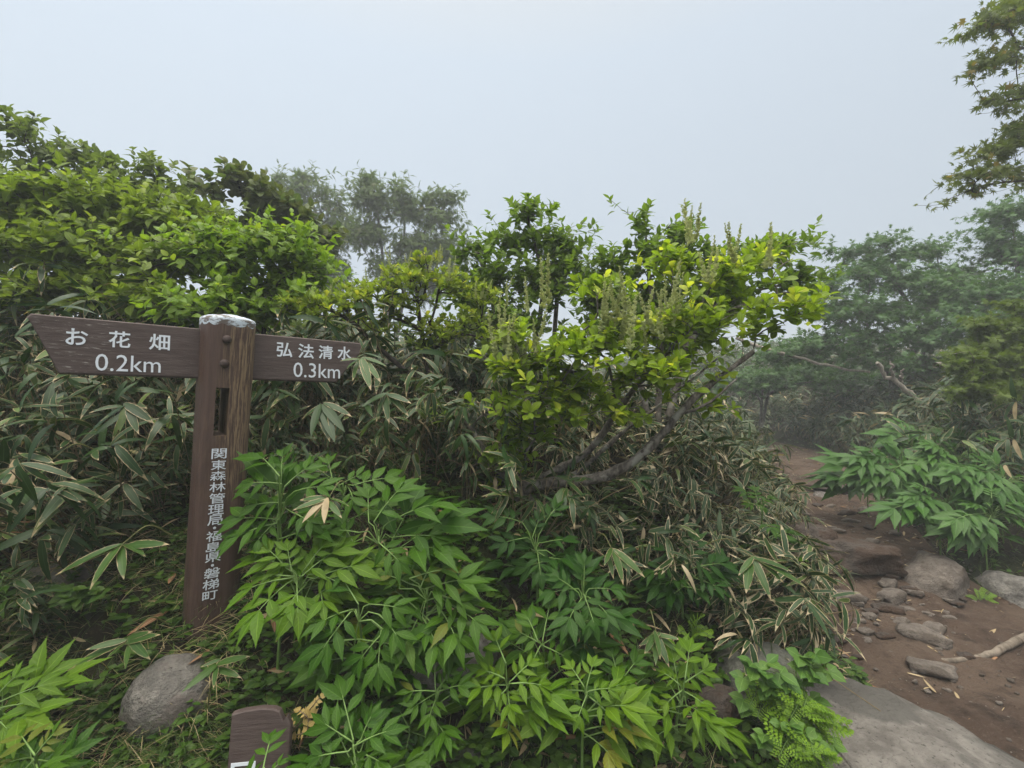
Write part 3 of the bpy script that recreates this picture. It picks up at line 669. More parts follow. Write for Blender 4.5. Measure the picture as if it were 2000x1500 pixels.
# ------------------------------------------------------------------ bamboo grass
def sasa_leaves(acc, O, d, n, L, down=.35, droop=.5, wr=.165):
    """fan of n leaves from the end of a culm"""
    a = unit(np.cross(d, [0.01, .02, 1.])); b = np.cross(a, d); Ys = []; Ns = []; Os = []; Ls = []
    for j in range(n):
        an = (j + .5) / n * 6.28 + rng.normal(0, .35); sp_ = rng.uniform(.5, 1.1)
        y = unit(d * rng.uniform(.35, .8) + sp_ * (math.cos(an) * a + math.sin(an) * b * .6) + np.array([0, 0, -down * rng.uniform(.2, 1.5)]))
        Ys.append(y); Ns.append(unit(np.array([0, 0, 1.]) + .35 * rng.normal(size=3))); Os.append(O - d * rng.uniform(0, .09)); Ls.append(L * rng.uniform(.7, 1.15))
    Ls = np.array(Ls); place(acc, SASA, np.array(Os), np.array(Ys), np.array(Ns), Ls, Ls * wr * rng.uniform(.85, 1.15, n), droop * rng.uniform(.2, 1.5, n))

def sasa_template(h, nculm, L, leafm):
    t = thing('sasa_clump', (0, 0, 0), None, 'bamboo grass'); cl = Acc(); lf = Acc()
    for i in range(nculm):
        az = rng.random() * 6.28; r0 = .15 * rng.random() ** .5; lean = rng.uniform(.05, .38); hh = h * rng.uniform(.55, 1.05)
        o = np.array([math.cos(az) * r0, math.sin(az) * r0, -.05]); u = np.array([math.cos(az), math.sin(az), 0])
        pts = np.array([o + u * lean * hh * (f ** 1.8) + np.array([0, 0, hh * f * (1 - .12 * f)]) for f in np.linspace(0, 1, 6)])
        tube(cl, pts, np.linspace(.0035, .0016, 6), 5, rnd=rng.random()); d = unit(pts[-1] - pts[-2] + .25 * u)
        sasa_leaves(lf, pts[-1], d, int(rng.integers(5, 8)), L)
        for f in (2, 3, 4):
            if rng.random() < .75:
                a2 = rng.random() * 6.28; sd = unit(np.array([math.cos(a2), math.sin(a2), .5])); e = pts[f] + sd * .08
                tube(cl, [pts[f], e], .0014, 4); sasa_leaves(lf, e, sd, int(rng.integers(2, 5)), L * .9)
    for _ in range(2):                                                     # dry canes
        az = rng.random() * 6.28; o = np.array([rng.normal(0, .08), rng.normal(0, .08), 0]); e = o + np.array([math.cos(az) * .3, math.sin(az) * .3, h * rng.uniform(.3, .75)])
        tube(cl, np.array([o, (o + e) / 2 + [0, 0, .05], e]), .0018, 4)
    cl.build('culms', M['straw'], t); lf.build('leaves', leafm, t); return t
SA = [sasa_template(h, 12, .155, M['sasa']) for h in (.78, .84, .74, .7, .86, .76)]
SB = [sasa_template(h, 13, .145, M['sasa_edge']) for h in (.42, .5, .46)]
SC = [sasa_template(h, 10, .18, M['sasa_far']) for h in (.65, .75)]
used = set()
G_SASA = {'left': ('bamboo grass thicket on the left', 'sasa bamboo clump with straw edged leaves in the thicket left of the signpost'),
          'mid': ('bamboo grass thicket in the middle', 'sasa bamboo clump in the thicket between the signpost and the gnarled shrub'),
          'slope': ('bamboo grass on the slope to the trail', 'low sasa bamboo clump on the slope below the gnarled shrub, left of the trail'),
          'edge': ('bamboo grass hanging over the left trail edge', 'sasa bamboo clump arching over the left edge of the trail'),
          'far': ('bamboo grass far up the trail', 'hazy sasa bamboo clump along the far bend of the trail'),
          'right': ('bamboo grass on the right bank', 'sasa bamboo clump on the bank right of the trail')}
def put_sasa(tpls, x, y, key, sc=1.0, lean=None, dz=0):
    src = tpls[int(rng.integers(len(tpls)))]
    if src.name in used: o = copy_tree(src)
    else: o = src; used.add(src.name)
    z = float(ground(x, y)); o.location = (x, y, z - .03 + dz); s = sc * rng.uniform(.88, 1.12); o.scale = (s, s, s)
    e = .1; g = np.array([float(ground(x + e, y) - ground(x - e, y)), float(ground(x, y + e) - ground(x, y - e))]) / (2 * e)
    if lean is not None: g = -np.asarray(lean, float)
    ax = Vector((g[1], -g[0], 0)) * -1; ang = min(.75, .55 * math.hypot(*g))
    rot = Matrix.Rotation(rng.random() * 6.28, 3, 'Z')
    if ax.length > 1e-4: rot = Matrix.Rotation(-ang, 3, ax.normalized()) @ rot
    o.rotation_euler = rot.to_euler(); o['group'], o['label'] = G_SASA[key]; return o
nS = 0
for gy_ in np.arange(1.75, 4.6, .27):
    for gx_ in np.arange(-4.2, 2.6, .27):
        x = gx_ + rng.uniform(-.11, .11); y = gy_ + rng.uniform(-.11, .11)
        sl = path_x(y) - path_hw(y) - x
        if y < 2.1 and x > -1.35: continue
        if sl < (.55 if y < 3.3 else .3) or abs(x / y) > 1.25: continue
        if y > 3.4 and rng.random() < .45: continue
        if math.hypot(x + 1.15, y - 1.86) < .22: continue
        px = 1000 + FPX * x / y
        if px < 760 and y < 1.85 + .66 * ((1.127 + 1.85 * (px - 1000) / FPX) / (.75 - .66 * (px - 1000) / FPX)) + .42:
            if y > (1.78 if x < -1.3 else 2.0): put_sasa(SA, x, y, 'left' if px < 420 else 'mid', .58); nS += 1
            continue
        if x < -.15: put_sasa(SA, x, y, 'left' if px < 420 else 'mid', (1.0 if x < -.5 else .85) * (1 + .35 * float(sstep(2.5, 3.2, y))))
        elif sl > .55: put_sasa(SB if x > .25 else SA, x, y, 'slope' if x > .2 else 'mid', (.82 if x < .25 else .95 if y > 2.7 else .8) * (1 + .3 * float(sstep(2.8, 3.4, y))))
        else: put_sasa(SB, x, y, 'edge', .95)
        nS += 1
for x, y in ((1.42, 2.6), (1.52, 2.85), (1.6, 3.1), (1.75, 3.4), (1.9, 3.7), (1.25, 2.4), (2.1, 4.0), (2.3, 4.3), (2.45, 4.6), (1.1, 2.25), (1.35, 2.7), (1.0, 2.15)): put_sasa(SB, x, y, 'edge', 1.0, lean=(.75, -.55)); nS += 1
for y in np.arange(4.8, 9.5, .42):                                           # beyond, left of the trail
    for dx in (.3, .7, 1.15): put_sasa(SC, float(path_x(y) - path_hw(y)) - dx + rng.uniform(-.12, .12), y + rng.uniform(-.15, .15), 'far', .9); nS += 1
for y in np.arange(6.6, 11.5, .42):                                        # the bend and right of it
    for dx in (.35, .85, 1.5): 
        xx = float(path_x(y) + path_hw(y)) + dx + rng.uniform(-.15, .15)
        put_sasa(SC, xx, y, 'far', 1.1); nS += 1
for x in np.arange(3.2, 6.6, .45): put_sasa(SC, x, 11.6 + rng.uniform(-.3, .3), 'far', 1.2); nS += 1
for x, y in [(xx + rng.uniform(-.1, .1), yy + rng.uniform(-.1, .1)) for yy in (4.3, 4.6, 4.95, 5.3, 5.7) for xx in np.arange(.93 * yy, 1.12 * yy, .34)]: put_sasa(SA, x, y, 'right', 1.3, lean=(-.5, -.4)); nS += 1
print('sasa', nS)
for t in SA + SB + SC:
    if t.name not in used:
        for c in list(t.children): bpy.data.objects.remove(c)
        bpy.data.objects.remove(t)

# single sprays the eye picks out
def spray(label, base, tips, d, mat='sasa_fresh', stem=None, wr=.2, down=.7):
    b = P(*base, d); s0 = hit(stem[0], stem[1]) if stem and stem[1] > base[1] else P(*(stem or (base[0] + 30, base[1] + 60)), d + .12)
    t = thing('sasa_spray', s0, label, 'bamboo grass'); lf = Acc(); st = Acc()
    mid = (s0 + b) / 2 + np.array([0, 0, .05]); tube(st, smooth_line([s0, mid, b], 10), np.linspace(.0028, .0018, 10), 5)
    for tx, ty in tips:
        e = P(tx, ty, d - down * (ty - base[1]) / FPX * d - .05 * rng.random()); y = e - b; L = np.linalg.norm(y) * .92
        place(lf, SASA, b + rng.normal(0, .006, 3), y + np.array([0, 0, .12 * L]), np.array([0, -.55, .85]) + .2 * rng.normal(size=3), L, L * wr * rng.uniform(.85, 1.1), .16)
    st.build('culm', M['culm'], t, s0); lf.build('leaves', M[mat], t, s0); return t
spray('big drooping bamboo spray in front of the thicket left of the signpost foot', (240, 1062), [(85, 1130), (163, 1160), (236, 1135), (130, 1110), (325, 1062), (290, 1085)], 1.66, stem=(335, 1045))
spray('broad bamboo spray spread over the bank above the rounded grey stone', (252, 1250), [(112, 1318), (190, 1298), (288, 1305), (228, 1318), (322, 1236), (160, 1275), (300, 1240)], 1.58, stem=(330, 1220))
spray('small bamboo spray hanging over the rounded grey stone', (425, 1300), [(350, 1362), (492, 1285), (478, 1322), (414, 1348), (380, 1320)], 1.5, stem=(400, 1420))
spray('long bamboo spray at the left frame edge level with the post lettering', (95, 905), [(3, 948), (35, 915), (60, 940), (20, 880), (60, 870), (150, 895)], 1.8, stem=(190, 880))
spray('bamboo spray drooping at the left frame edge lower down', (30, 955), [(5, 1015), (65, 1000), (55, 980), (-30, 990)], 1.75, stem=(60, 930))
spray('pale edged bamboo spray among the pinnate leaves right of the post', (640, 975), [(560, 1000), (592, 1026), (630, 1030), (668, 1012), (684, 990), (575, 980), (610, 1015)], 1.6, stem=(690, 960))
spray('long leaved bamboo spray reaching over the left side of the trail', (1470, 1090), [(1462, 1160), (1512, 1186), (1535, 1150), (1440, 1130), (1560, 1120), (1600, 1160)], 2.0, stem=(1380, 1062))
spray('bamboo spray with withered straw coloured edges near the bottom of the slope', (1282, 1236), [(1238, 1268), (1262, 1288), (1282, 1302), (1312, 1312), (1340, 1282), (1342, 1250), (1300, 1300)], 1.75, stem=(1260, 1200))
spray('bamboo spray with bleached tips below the gnarled trunk', (1195, 1072), [(1205, 1130), (1230, 1120), (1250, 1100), (1180, 1110), (1265, 1135), (1222, 1150)], 1.9, stem=(1160, 1060))
spray('bamboo spray hanging by the knot of the gnarled trunk', (1105, 955), [(1095, 1002), (1070, 1030), (1140, 1030), (1125, 1000), (1150, 1015)], 2.1, stem=(1120, 940))
spray('bamboo spray hiding the end of the right pointing board', (706, 702), [(676, 722), (668, 706), (690, 745), (722, 770), (745, 752), (760, 720), (735, 700), (720, 745), (675, 700)], 1.98, stem=(735, 800))
spray('upright bamboo shoot beside the tip of the right pointing board', (712, 690), [(700, 650), (735, 655), (720, 730), (750, 690), (690, 700), (765, 705)], 2.03, stem=(745, 780), mat='sasa')
spray('leafy bamboo spray below the right pointing board', (755, 770), [(700, 800), (722, 830), (760, 835), (800, 820), (735, 815), (805, 790)], 1.95, stem=(800, 870), mat='sasa')
spray('bamboo spray hanging under the right pointing board', (630, 790), [(585, 820), (605, 860), (640, 868), (672, 850), (690, 820), (655, 865)], 1.95, stem=(650, 900), mat='sasa')
spray('bamboo spray under the left pointing board beside the post', (245, 790), [(190, 815), (160, 850), (225, 850), (262, 848), (300, 835), (285, 815)], 1.75, stem=(230, 880), mat='sasa')

# ------------------------------------------------------------------ broad pinnate herbs
def compound(lf, st, B, T, N, pairs=2, rnd=None, wr=.33, ll=.62):
    y = T - B; L = np.linalg.norm(y); yd = y / L; X = unit(np.cross(yd, N)); Nn = np.cross(X, yd); rnd = rng.random() if rnd is None else rnd
    def at(f): return B + y * f + Nn * (.10 * L * math.sin(f * 3.0)) 
    tube(st, np.array([at(f) for f in (0, .25, .5, .66)]), [.0026, .0022, .0016, .001], 5)
    O, D, LL = [at(.60)], [yd - Nn * .12], [L * .56]
    fs = (.58, .36, .18)[:pairs]
    for i, f in enumerate(fs):
        for s in (-1, 1):
            O.append(at(f + rng.normal(0, .012))); D.append(yd * (.85 - .22 * i) + s * X * (.62 + .2 * i) + Nn * rng.normal(.0, .14)); LL.append(L * ll * (.96 - .08 * i) * rng.uniform(.86, 1.08))
    k = len(O); NN = Nn[None] + .16 * rng.normal(size=(k, 3)) 
    LL = np.array(LL); place(lf, LANC, np.array(O), np.array(D), NN, LL, LL * wr * rng.uniform(.88, 1.1, k), rng.uniform(.08, .34, k), np.clip(rnd + rng.normal(0, .1, k), 0, .99))

LEAVES = [  # hub px, py, depth, material, label, [(base, tip) ...]
 ((545, 985), 1.66, 'elder', 'fresh pinnate leaved herb reaching over the post lettering', [((546, 930), (498, 888)), ((550, 945), (460, 952)), ((556, 982), (470, 996)), ((545, 1015), (436, 1022)), ((540, 1022), (428, 1072)), ((538, 1020), (488, 1085)), ((556, 950), (622, 905)), ((575, 960), (660, 955)), ((550, 930), (560, 870)), ((570, 1000), (630, 1040))]),
 ((670, 945), 1.8, 'elder', 'darker pinnate leaved herb behind the pale bamboo spray', [((660, 950), (720, 925)), ((690, 948), (792, 936)), ((640, 930), (590, 905)), ((680, 950), (700, 1000)), ((650, 940), (640, 890))]),
 ((585, 1125), 1.58, 'elder_lime', 'lime green tuft of pinnate leaves beside the foot of the signpost', [((570, 1110), (470, 1092)), ((560, 1130), (452, 1172)), ((560, 1140), (468, 1248)), ((570, 1115), (560, 1055)), ((590, 1125), (695, 1058)), ((615, 1130), (735, 1102)), ((625, 1138), (634, 1212)), ((600, 1140), (540, 1225)), ((600, 1105), (648, 1052)), ((580, 1138), (584, 1238)), ((560, 1110), (505, 1060)), ((620, 1120), (680, 1150)), ((565, 1125), (490, 1130))]),
 ((740, 1035), 1.66, 'elder', 'tall pinnate leaved herb in the middle of the bank', [((730, 1020), (812, 935)), ((760, 1020), (900, 984)), ((765, 1050), (896, 1060)), ((755, 1075), (910, 1088)), ((690, 1060), (655, 1005)), ((700, 1040), (640, 1040)), ((720, 1020), (720, 950)), ((740, 1060), (800, 1120)), ((720, 1070), (690, 1130))]),
 ((835, 1150), 1.58, 'elder', 'pinnate leaved herb above the pinkish boulder', [((800, 1130), (905, 1115)), ((830, 1150), (945, 1132)), ((850, 1160), (925, 1190)), ((780, 1150), (790, 1080)), ((820, 1150), (860, 1080)), ((820, 1200), (775, 1300)), ((825, 1205), (868, 1300)), ((860, 1190), (905, 1290)), ((880, 1180), (955, 1240)), ((800, 1140), (740, 1120))]),
 ((700, 1190), 1.52, 'elder', 'pinnate leaved herb drooping toward the short stake', [((685, 1195), (606, 1310)), ((690, 1190), (595, 1240)), ((745, 1230), (738, 1350)), ((752, 1232), (686, 1320)), ((720, 1180), (805, 1195)), ((700, 1180), (660, 1120)), ((740, 1200), (790, 1270)), ((690, 1285), (690, 1365))]),
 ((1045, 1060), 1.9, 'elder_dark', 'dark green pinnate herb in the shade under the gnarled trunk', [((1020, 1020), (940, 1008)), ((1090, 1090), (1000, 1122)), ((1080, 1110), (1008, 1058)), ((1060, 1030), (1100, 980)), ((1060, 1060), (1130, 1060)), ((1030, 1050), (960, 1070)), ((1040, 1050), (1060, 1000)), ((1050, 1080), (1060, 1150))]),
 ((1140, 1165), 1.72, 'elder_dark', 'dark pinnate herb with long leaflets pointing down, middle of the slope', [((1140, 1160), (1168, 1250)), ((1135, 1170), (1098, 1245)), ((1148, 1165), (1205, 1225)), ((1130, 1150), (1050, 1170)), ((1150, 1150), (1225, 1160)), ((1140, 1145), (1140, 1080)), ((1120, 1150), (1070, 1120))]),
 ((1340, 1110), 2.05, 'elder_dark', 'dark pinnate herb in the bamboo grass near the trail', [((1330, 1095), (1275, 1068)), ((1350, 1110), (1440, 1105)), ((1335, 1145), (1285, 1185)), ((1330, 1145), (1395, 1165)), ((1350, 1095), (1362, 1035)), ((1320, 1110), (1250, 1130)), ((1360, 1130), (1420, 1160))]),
 ((990, 1335), 1.5, 'elder_lime', 'bright star shaped herb right of the pinkish boulder', [((988, 1295), (962, 1230)), ((988, 1338), (898, 1358)), ((992, 1345), (1002, 1410)), ((1000, 1335), (1085, 1350)), ((1000, 1328), (1052, 1285)), ((985, 1325), (930, 1310)), ((990, 1345), (950, 1390))]),
 ((1060, 1258), 1.62, 'elder', 'upright pinnate herb in the middle of the lower bank', [((1060, 1250), (1080, 1155)), ((1058, 1258), (995, 1228)), ((1062, 1262), (1118, 1292)), ((1055, 1262), (1035, 1310)), ((1065, 1255), (1125, 1235)), ((1050, 1250), (1020, 1190))]),
 ((1145, 1352), 1.48, 'elder_lime', 'bright herb with five pointed leaflets at the bottom of the bank', [((1140, 1340), (1105, 1290)), ((1140, 1350), (1082, 1352)), ((1145, 1360), (1122, 1425)), ((1150, 1360), (1208, 1415)), ((1150, 1350), (1215, 1348)), ((1146, 1340), (1165, 1280))]),
 ((1212, 1342), 1.6, 'elder', 'taller herb with broad leaflets behind the five pointed one', [((1208, 1330), (1188, 1255)), ((1212, 1333), (1256, 1278)), ((1216, 1350), (1282, 1372)), ((1214, 1358), (1232, 1445)), ((1205, 1345), (1160, 1330))]),
 ((1335, 1345), 1.6, 'elder_lime', 'bright herb left of the bramble at the bottom of the slope', [((1338, 1325), (1350, 1250)), ((1335, 1335), (1396, 1298)), ((1330, 1350), (1290, 1390)), ((1336, 1350), (1395, 1395)), ((1340, 1375), (1375, 1460)), ((1325, 1335), (1285, 1310))]),
 ((852, 1352), 1.46, 'elder', 'herb in front of the pinkish boulder', [((850, 1340), (850, 1272)), ((850, 1350), (776, 1355)), ((854, 1360), (832, 1430)), ((860, 1350), (925, 1338)), ((856, 1345), (895, 1300)), ((850, 1355), (790, 1395))]),
 ((690, 1455), 1.3, 'elder', 'large leaved herb at the bottom edge right of the short stake', [((690, 1450), (612, 1398)), ((690, 1445), (660, 1325)), ((690, 1458), (790, 1422)), ((680, 1468), (596, 1485)), ((700, 1470), (765, 1505)), ((705, 1445), (742, 1375)), ((690, 1460), (700, 1530))]),
 ((0, 1385), 1.35, 'elder_lime', 'bright herb cut by the left frame edge near the bottom', [((-10, 1375), (135, 1325)), ((-10, 1385), (112, 1372)), ((-10, 1395), (95, 1420)), ((-15, 1370), (62, 1298)), ((-20, 1390), (40, 1450)), ((-20, 1370), (-10, 1290))]),
 ((70, 1485), 1.2, 'elder', 'dark green herb in the lower left corner', [((68, 1475), (38, 1430)), ((72, 1472), (130, 1412)), ((75, 1485), (150, 1490)), ((60, 1480), (-5, 1500)), ((70, 1490), (100, 1545)), ((66, 1485), (30, 1530))]),
 ((515, 1500), 1.22, 'elder', 'single pointed leaf in front of the short stake', [((512, 1510), (536, 1425)), ((520, 1520), (560, 1480)), ((512, 1520), (480, 1500))]),
 ((10, 1150), 1.7, 'elder', 'small herb at the left frame edge beside the shaded boulder', [((0, 1150), (45, 1140)), ((-5, 1160), (40, 1185)), ((0, 1145), (20, 1110))]),
 ((1490, 975), 2.4, 'elder', 'small bright herb poking from the bamboo grass at the trail edge', [((1480, 985), (1515, 970)), ((1475, 985), (1500, 1000)), ((1480, 980), (1470, 950)), ((1478, 985), (1450, 985)), ((1470, 975), (1430, 950))]),
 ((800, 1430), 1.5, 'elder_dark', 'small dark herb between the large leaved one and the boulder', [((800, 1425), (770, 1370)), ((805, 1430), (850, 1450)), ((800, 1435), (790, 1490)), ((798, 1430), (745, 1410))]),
]
def herb(hub, d, mat, label, leaves, extra=4, cat='herb', Nv=(0, -.55, .85), name='pinnate_herb', fixed=True, pairs=None):
    h = P(*hub, d); g = onground(h[0] + rng.uniform(-.03, .03), h[1] + .06)
    if g[2] > h[2] - .05: g = onground(h[0], h[1] + .02); g[2] = min(g[2], h[2] - .08)
    t = thing(name, g, label, cat); lf = Acc(); st = Acc()
    tube(st, smooth_line([g - [0, 0, .03], (g + h) / 2 + [0, .03, 0], h], 10), np.linspace(.006, .003, 10), 6)
    br = rng.random()
    for (bx_, by_), (tx, ty) in leaves:
        B = P(bx_, by_, d + rng.normal(0, .015)); T = P(tx, ty, d - .75 * (ty - by_) / FPX * d + rng.normal(0, .02))
        if T[2] < float(ground(T[0], T[1])) + .02: T[2] = float(ground(T[0], T[1])) + .02 + .03 * rng.random()
        if fixed and len(leaves) > 5 and rng.random() < .5:                                       # a second leaf a little behind
            j = np.array([rng.normal(0, .05), .05 + .03 * rng.random(), rng.normal(-.03, .03)]); compound(lf, st, h + (g - h) * .25, T + j, unit(np.array(Nv) + .25 * rng.normal(size=3)), 2, rng.random() * .5)
        tube(st, np.array([h + (g - h) * .1, (h + B) / 2, B]), .0022, 5)
        compound(lf, st, B, T, unit(np.array(Nv) + .14 * rng.normal(size=3)), pairs or int(rng.integers(2, 4)), np.clip(.5 * br + .5 * rng.random(), 0, .95))
    for _ in range(extra):                                                    # lower leaves
        an = rng.uniform(-1.4, 1.4) if (h[0] / h[1] * FPX < -380 and h[0] / h[1] * FPX > -520) else rng.random() * 6.28; f = rng.uniform(.35, .8); B = g + (h - g) * f; T = B + np.array([math.cos(an) * .23, math.sin(an) * .16 + .02, rng.uniform(-.03, .06)]) 
        compound(lf, st, B, T, unit(np.array([0, -.2, 1.]) + .2 * rng.normal(size=3)), 2)
    st.build('stem', M['stem'], t, g); lf.build('leaves', M[mat], t, g); return t
for hub, d, mat, lab, lv in LEAVES: herb(hub, d, mat, lab, lv, extra=7 if len(lv) > 4 else 0)
# leafy herbs of the right bank
for hub, d, n, Lp, lab in [((1765, 905), 4.0, 15, 105, 'spreading pinnate herb leaning over the trail from the right bank'), ((1870, 890), 4.0, 13, 100, 'pinnate herb in the middle of the clump on the right bank'), ((1965, 930), 3.6, 14, 120, 'pinnate herb at the right frame edge beside the trail'),
        ((1850, 975), 3.6, 13, 105, 'lowest pinnate herb of the clump on the right bank'), ((1940, 1000), 3.4, 12, 110, 'pinnate herb overhanging the grey boulder at the right edge'), ((1800, 835), 4.6, 11, 85, 'lighter pinnate herb higher on the right bank'), ((1700, 925), 4.4, 9, 80, 'outermost pinnate herb over the flat trail slab')]:
    lv = []; n = int(n * 1.7)
    for i in range(n):
        an = rng.random() * 6.28; l = Lp * rng.uniform(.55, .95); r1 = rng.uniform(5, 75); lv.append(((hub[0] + math.cos(an) * r1, hub[1] + math.sin(an) * r1 * .45), (hub[0] + math.cos(an) * (l * .75 + r1), hub[1] + math.sin(an) * (l * .38 + r1 * .45) + 16)))
    herb(hub, d, 'herb_right', lab, lv, extra=4, Nv=(-.1, -.4, .95), pairs=3)

# bramble with rounded leaflets, ferns, dead yellow stalk
def bramble(label, nodes, d, mat='bramble', size=34, name='bramble'):
    g = hit(nodes[0][0], nodes[0][1] + 40); t = thing(name, g, label, 'bramble'); lf = Acc(); st = Acc()
    pts = [g] + [P(x, y, d + .02 * rng.normal()) for x, y in nodes]; tube(st, smooth_line(pts, 24), np.linspace(.0035, .0015, 24), 5)
    for p in smooth_line(pts[1:], 7):
        for s in range(2):
            an = rng.uniform(-.4, 3.6); e = p + np.array([math.cos(an) * .05, -.03, math.sin(an) * .03]); tube(st, np.array([p, e]), .0012, 4)
            yd = unit(e - p + [0, -.02, -.01]); X = np.cross(yd, [0, -.5, .85]); L = size * d / FPX
            for k_, yy in ((1, yd), (.85, yd * .2 + X), (.85, yd * .2 - X)):
                place(lf, OV, e, yy + .1 * rng.normal(size=3), np.array([0, -.55, .85]) + .2 * rng.normal(size=3), L * k_ * rng.uniform(.85, 1.1), L * .7 * k_, .15)
    st.build('stem', M['stem'], t, g); lf.build('leaves', M[mat], t, g)
bramble('bramble with rounded leaflets beside the slab, left stem', [(1475, 1370), (1465, 1330), (1478, 1300), (1500, 1320)], 1.72)
bramble('bramble with rounded leaflets growing against the left edge of the pale slab', [(1560, 1370), (1555, 1310), (1570, 1285), (1600, 1315)], 1.75)
bramble('low bramble with small yellowish leaves in front of the slab', [(1500, 1450), (1520, 1420), (1555, 1440), (1590, 1450)], 1.58, size=28)
bramble('small round leaved shoot at the foot of the left bank', [(160, 1150), (175, 1160), (195, 1165)], 1.7, mat='cover', size=26)

def fern(label, hub, tips, d, name='fern'):
    g = hit(hub[0], hub[1]); t = thing(name, g, label, 'fern'); lf = Acc(); st = Acc()
    for tx, ty in tips:
        T = P(tx, ty, d - .5 * (ty - hub[1]) / FPX * d + .03 * rng.normal()); y = T - g; L = np.linalg.norm(y); m = g + y * .5 + np.array([0, -.01, .22 * L]); ln = smooth_line([g, m, T], 22); tube(st, ln, np.linspace(.0016, .0006, 22), 4)
        tan = unit(np.gradient(ln, axis=0)); N = unit(np.array([0, -.45, .9])); 
        for i in range(4, 22):
            f = (i - 3) / 18; wl = L * .17 * math.sin(min(1, f * 1.1 + .12) * 3.0) ** .8 + .004
            for s in (-1, 1):
                X = unit(np.cross(tan[i], N)) * s; d2 = unit(X + tan[i] * .55); o = ln[i]
                kk = 4; q = np.array([o + d2 * wl * j / kk for j in range(1, kk + 1)])
                place(lf, SMALL, np.repeat(q, 2, 0), np.concatenate([[unit(d2 * .7 + tan[i] * .8), unit(d2 * .7 - tan[i] * .8)] for _ in q]), N + .15 * rng.normal(size=3), wl * .3, wl * .13, .1)
                tube(st, np.array([o, o + d2 * wl]), .0005, 3, cap=False)
    st.build('stem', M['stem'], t, g); lf.build('fronds', M['fern'], t, g)
fern('yellow green fern beside the pale slab', (1585, 1455), [(1545, 1400), (1595, 1375), (1630, 1415), (1530, 1440), (1610, 1475), (1570, 1380), (1632, 1450)], 1.55)
fern('yellow green fern at the bottom edge below the slab', (1565, 1510), [(1520, 1480), (1590, 1475), (1620, 1500), (1530, 1510), (1570, 1470)], 1.45)
fern('small fern in the weeds left of the slab', (1500, 1395), [(1465, 1375), (1480, 1400), (1530, 1385), (1500, 1360), (1540, 1400)], 1.66)
fern('little yellow green fern beside the boulder at the right edge', (1915, 1180), [(1880, 1162), (1905, 1150), (1940, 1160), (1950, 1180), (1890, 1178), (1925, 1195)], 3.2)
fern('dark fern in the shade under the bleached bamboo spray', (1350, 1260), [(1350, 1220), (1380, 1225), (1325, 1235), (1390, 1245), (1370, 1205)], 1.9)

g = hit(560, 1440); t = thing('withered_plant', g, 'withered yellow plant behind the short stake', 'plant'); lf = Acc(); st = Acc()
for bx_, by_, tx, ty in ((600, 1440, 612, 1372), (575, 1420, 560, 1400), (600, 1400, 575, 1385), (610, 1380, 640, 1350), (640, 1420, 655, 1390), (600, 1430, 570, 1440), (640, 1440, 650, 1420)):
    B, T = P(bx_, by_, 1.42), P(tx, ty, 1.44); compound(lf, st, B, T, unit(np.array([0, -.7, .7]) + .3 * rng.normal(size=3)), 3, wr=.6, ll=.4); tube(st, np.array([g, B]), .0018, 4)
st.build('stem', M['straw'], t, g); lf.build('leaves', M['yellow_dead'], t, g)

# ------------------------------------------------------------------ shrubs and trees
def pl(pts, n=14): return smooth_line([P(*p) for p in pts], n)
OVK = dict(tpl=OV, mode='opp')
# gnarled shrub in the centre, with its flower spikes
base = P(1085, 1075, 2.42); base[2] = min(base[2], float(ground(base[0], base[1])) )
D = 2.3
tr = [np.concatenate([smooth_line([base, P(1055, 1010, 2.38), P(1012, 955, 2.32)], 8)]),
      pl([(1012, 955, 2.32), (1080, 942, 2.28), (1160, 936, 2.25), (1232, 904, 2.22), (1290, 852, 2.2), (1335, 798, 2.2), (1400, 740, 2.22), (1470, 690, 2.25)], 22),
      pl([(1030, 947, 2.31), (1100, 912, 2.36), (1150, 880, 2.38), (1192, 822, 2.36), (1200, 770, 2.32), (1185, 700, 2.3)], 16),
      pl([(1192, 822, 2.36), (1245, 752, 2.34), (1292, 706, 2.34), (1340, 640, 2.36), (1390, 560, 2.4)], 14),
      pl([(1060, 945, 2.3), (1130, 920, 2.42), (1210, 850, 2.46), (1290, 790, 2.5), (1400, 700, 2.5)], 14),
      pl([(1012, 955, 2.32), (962, 905, 2.26), (922, 842, 2.22), (888, 806, 2.2)], 10),
      pl([(990, 930, 2.3), (985, 890, 2.33), (1000, 850, 2.36)], 6),
      pl([(1196, 790, 2.33), (1150, 740, 2.24), (1080, 715, 2.2), (1020, 690, 2.2)], 12),
      pl([(1320, 810, 2.2), (1380, 790, 2.15), (1440, 740, 2.15)], 8),
      pl([(1340, 640, 2.36), (1440, 600, 2.35), (1540, 570, 2.35)], 10)]
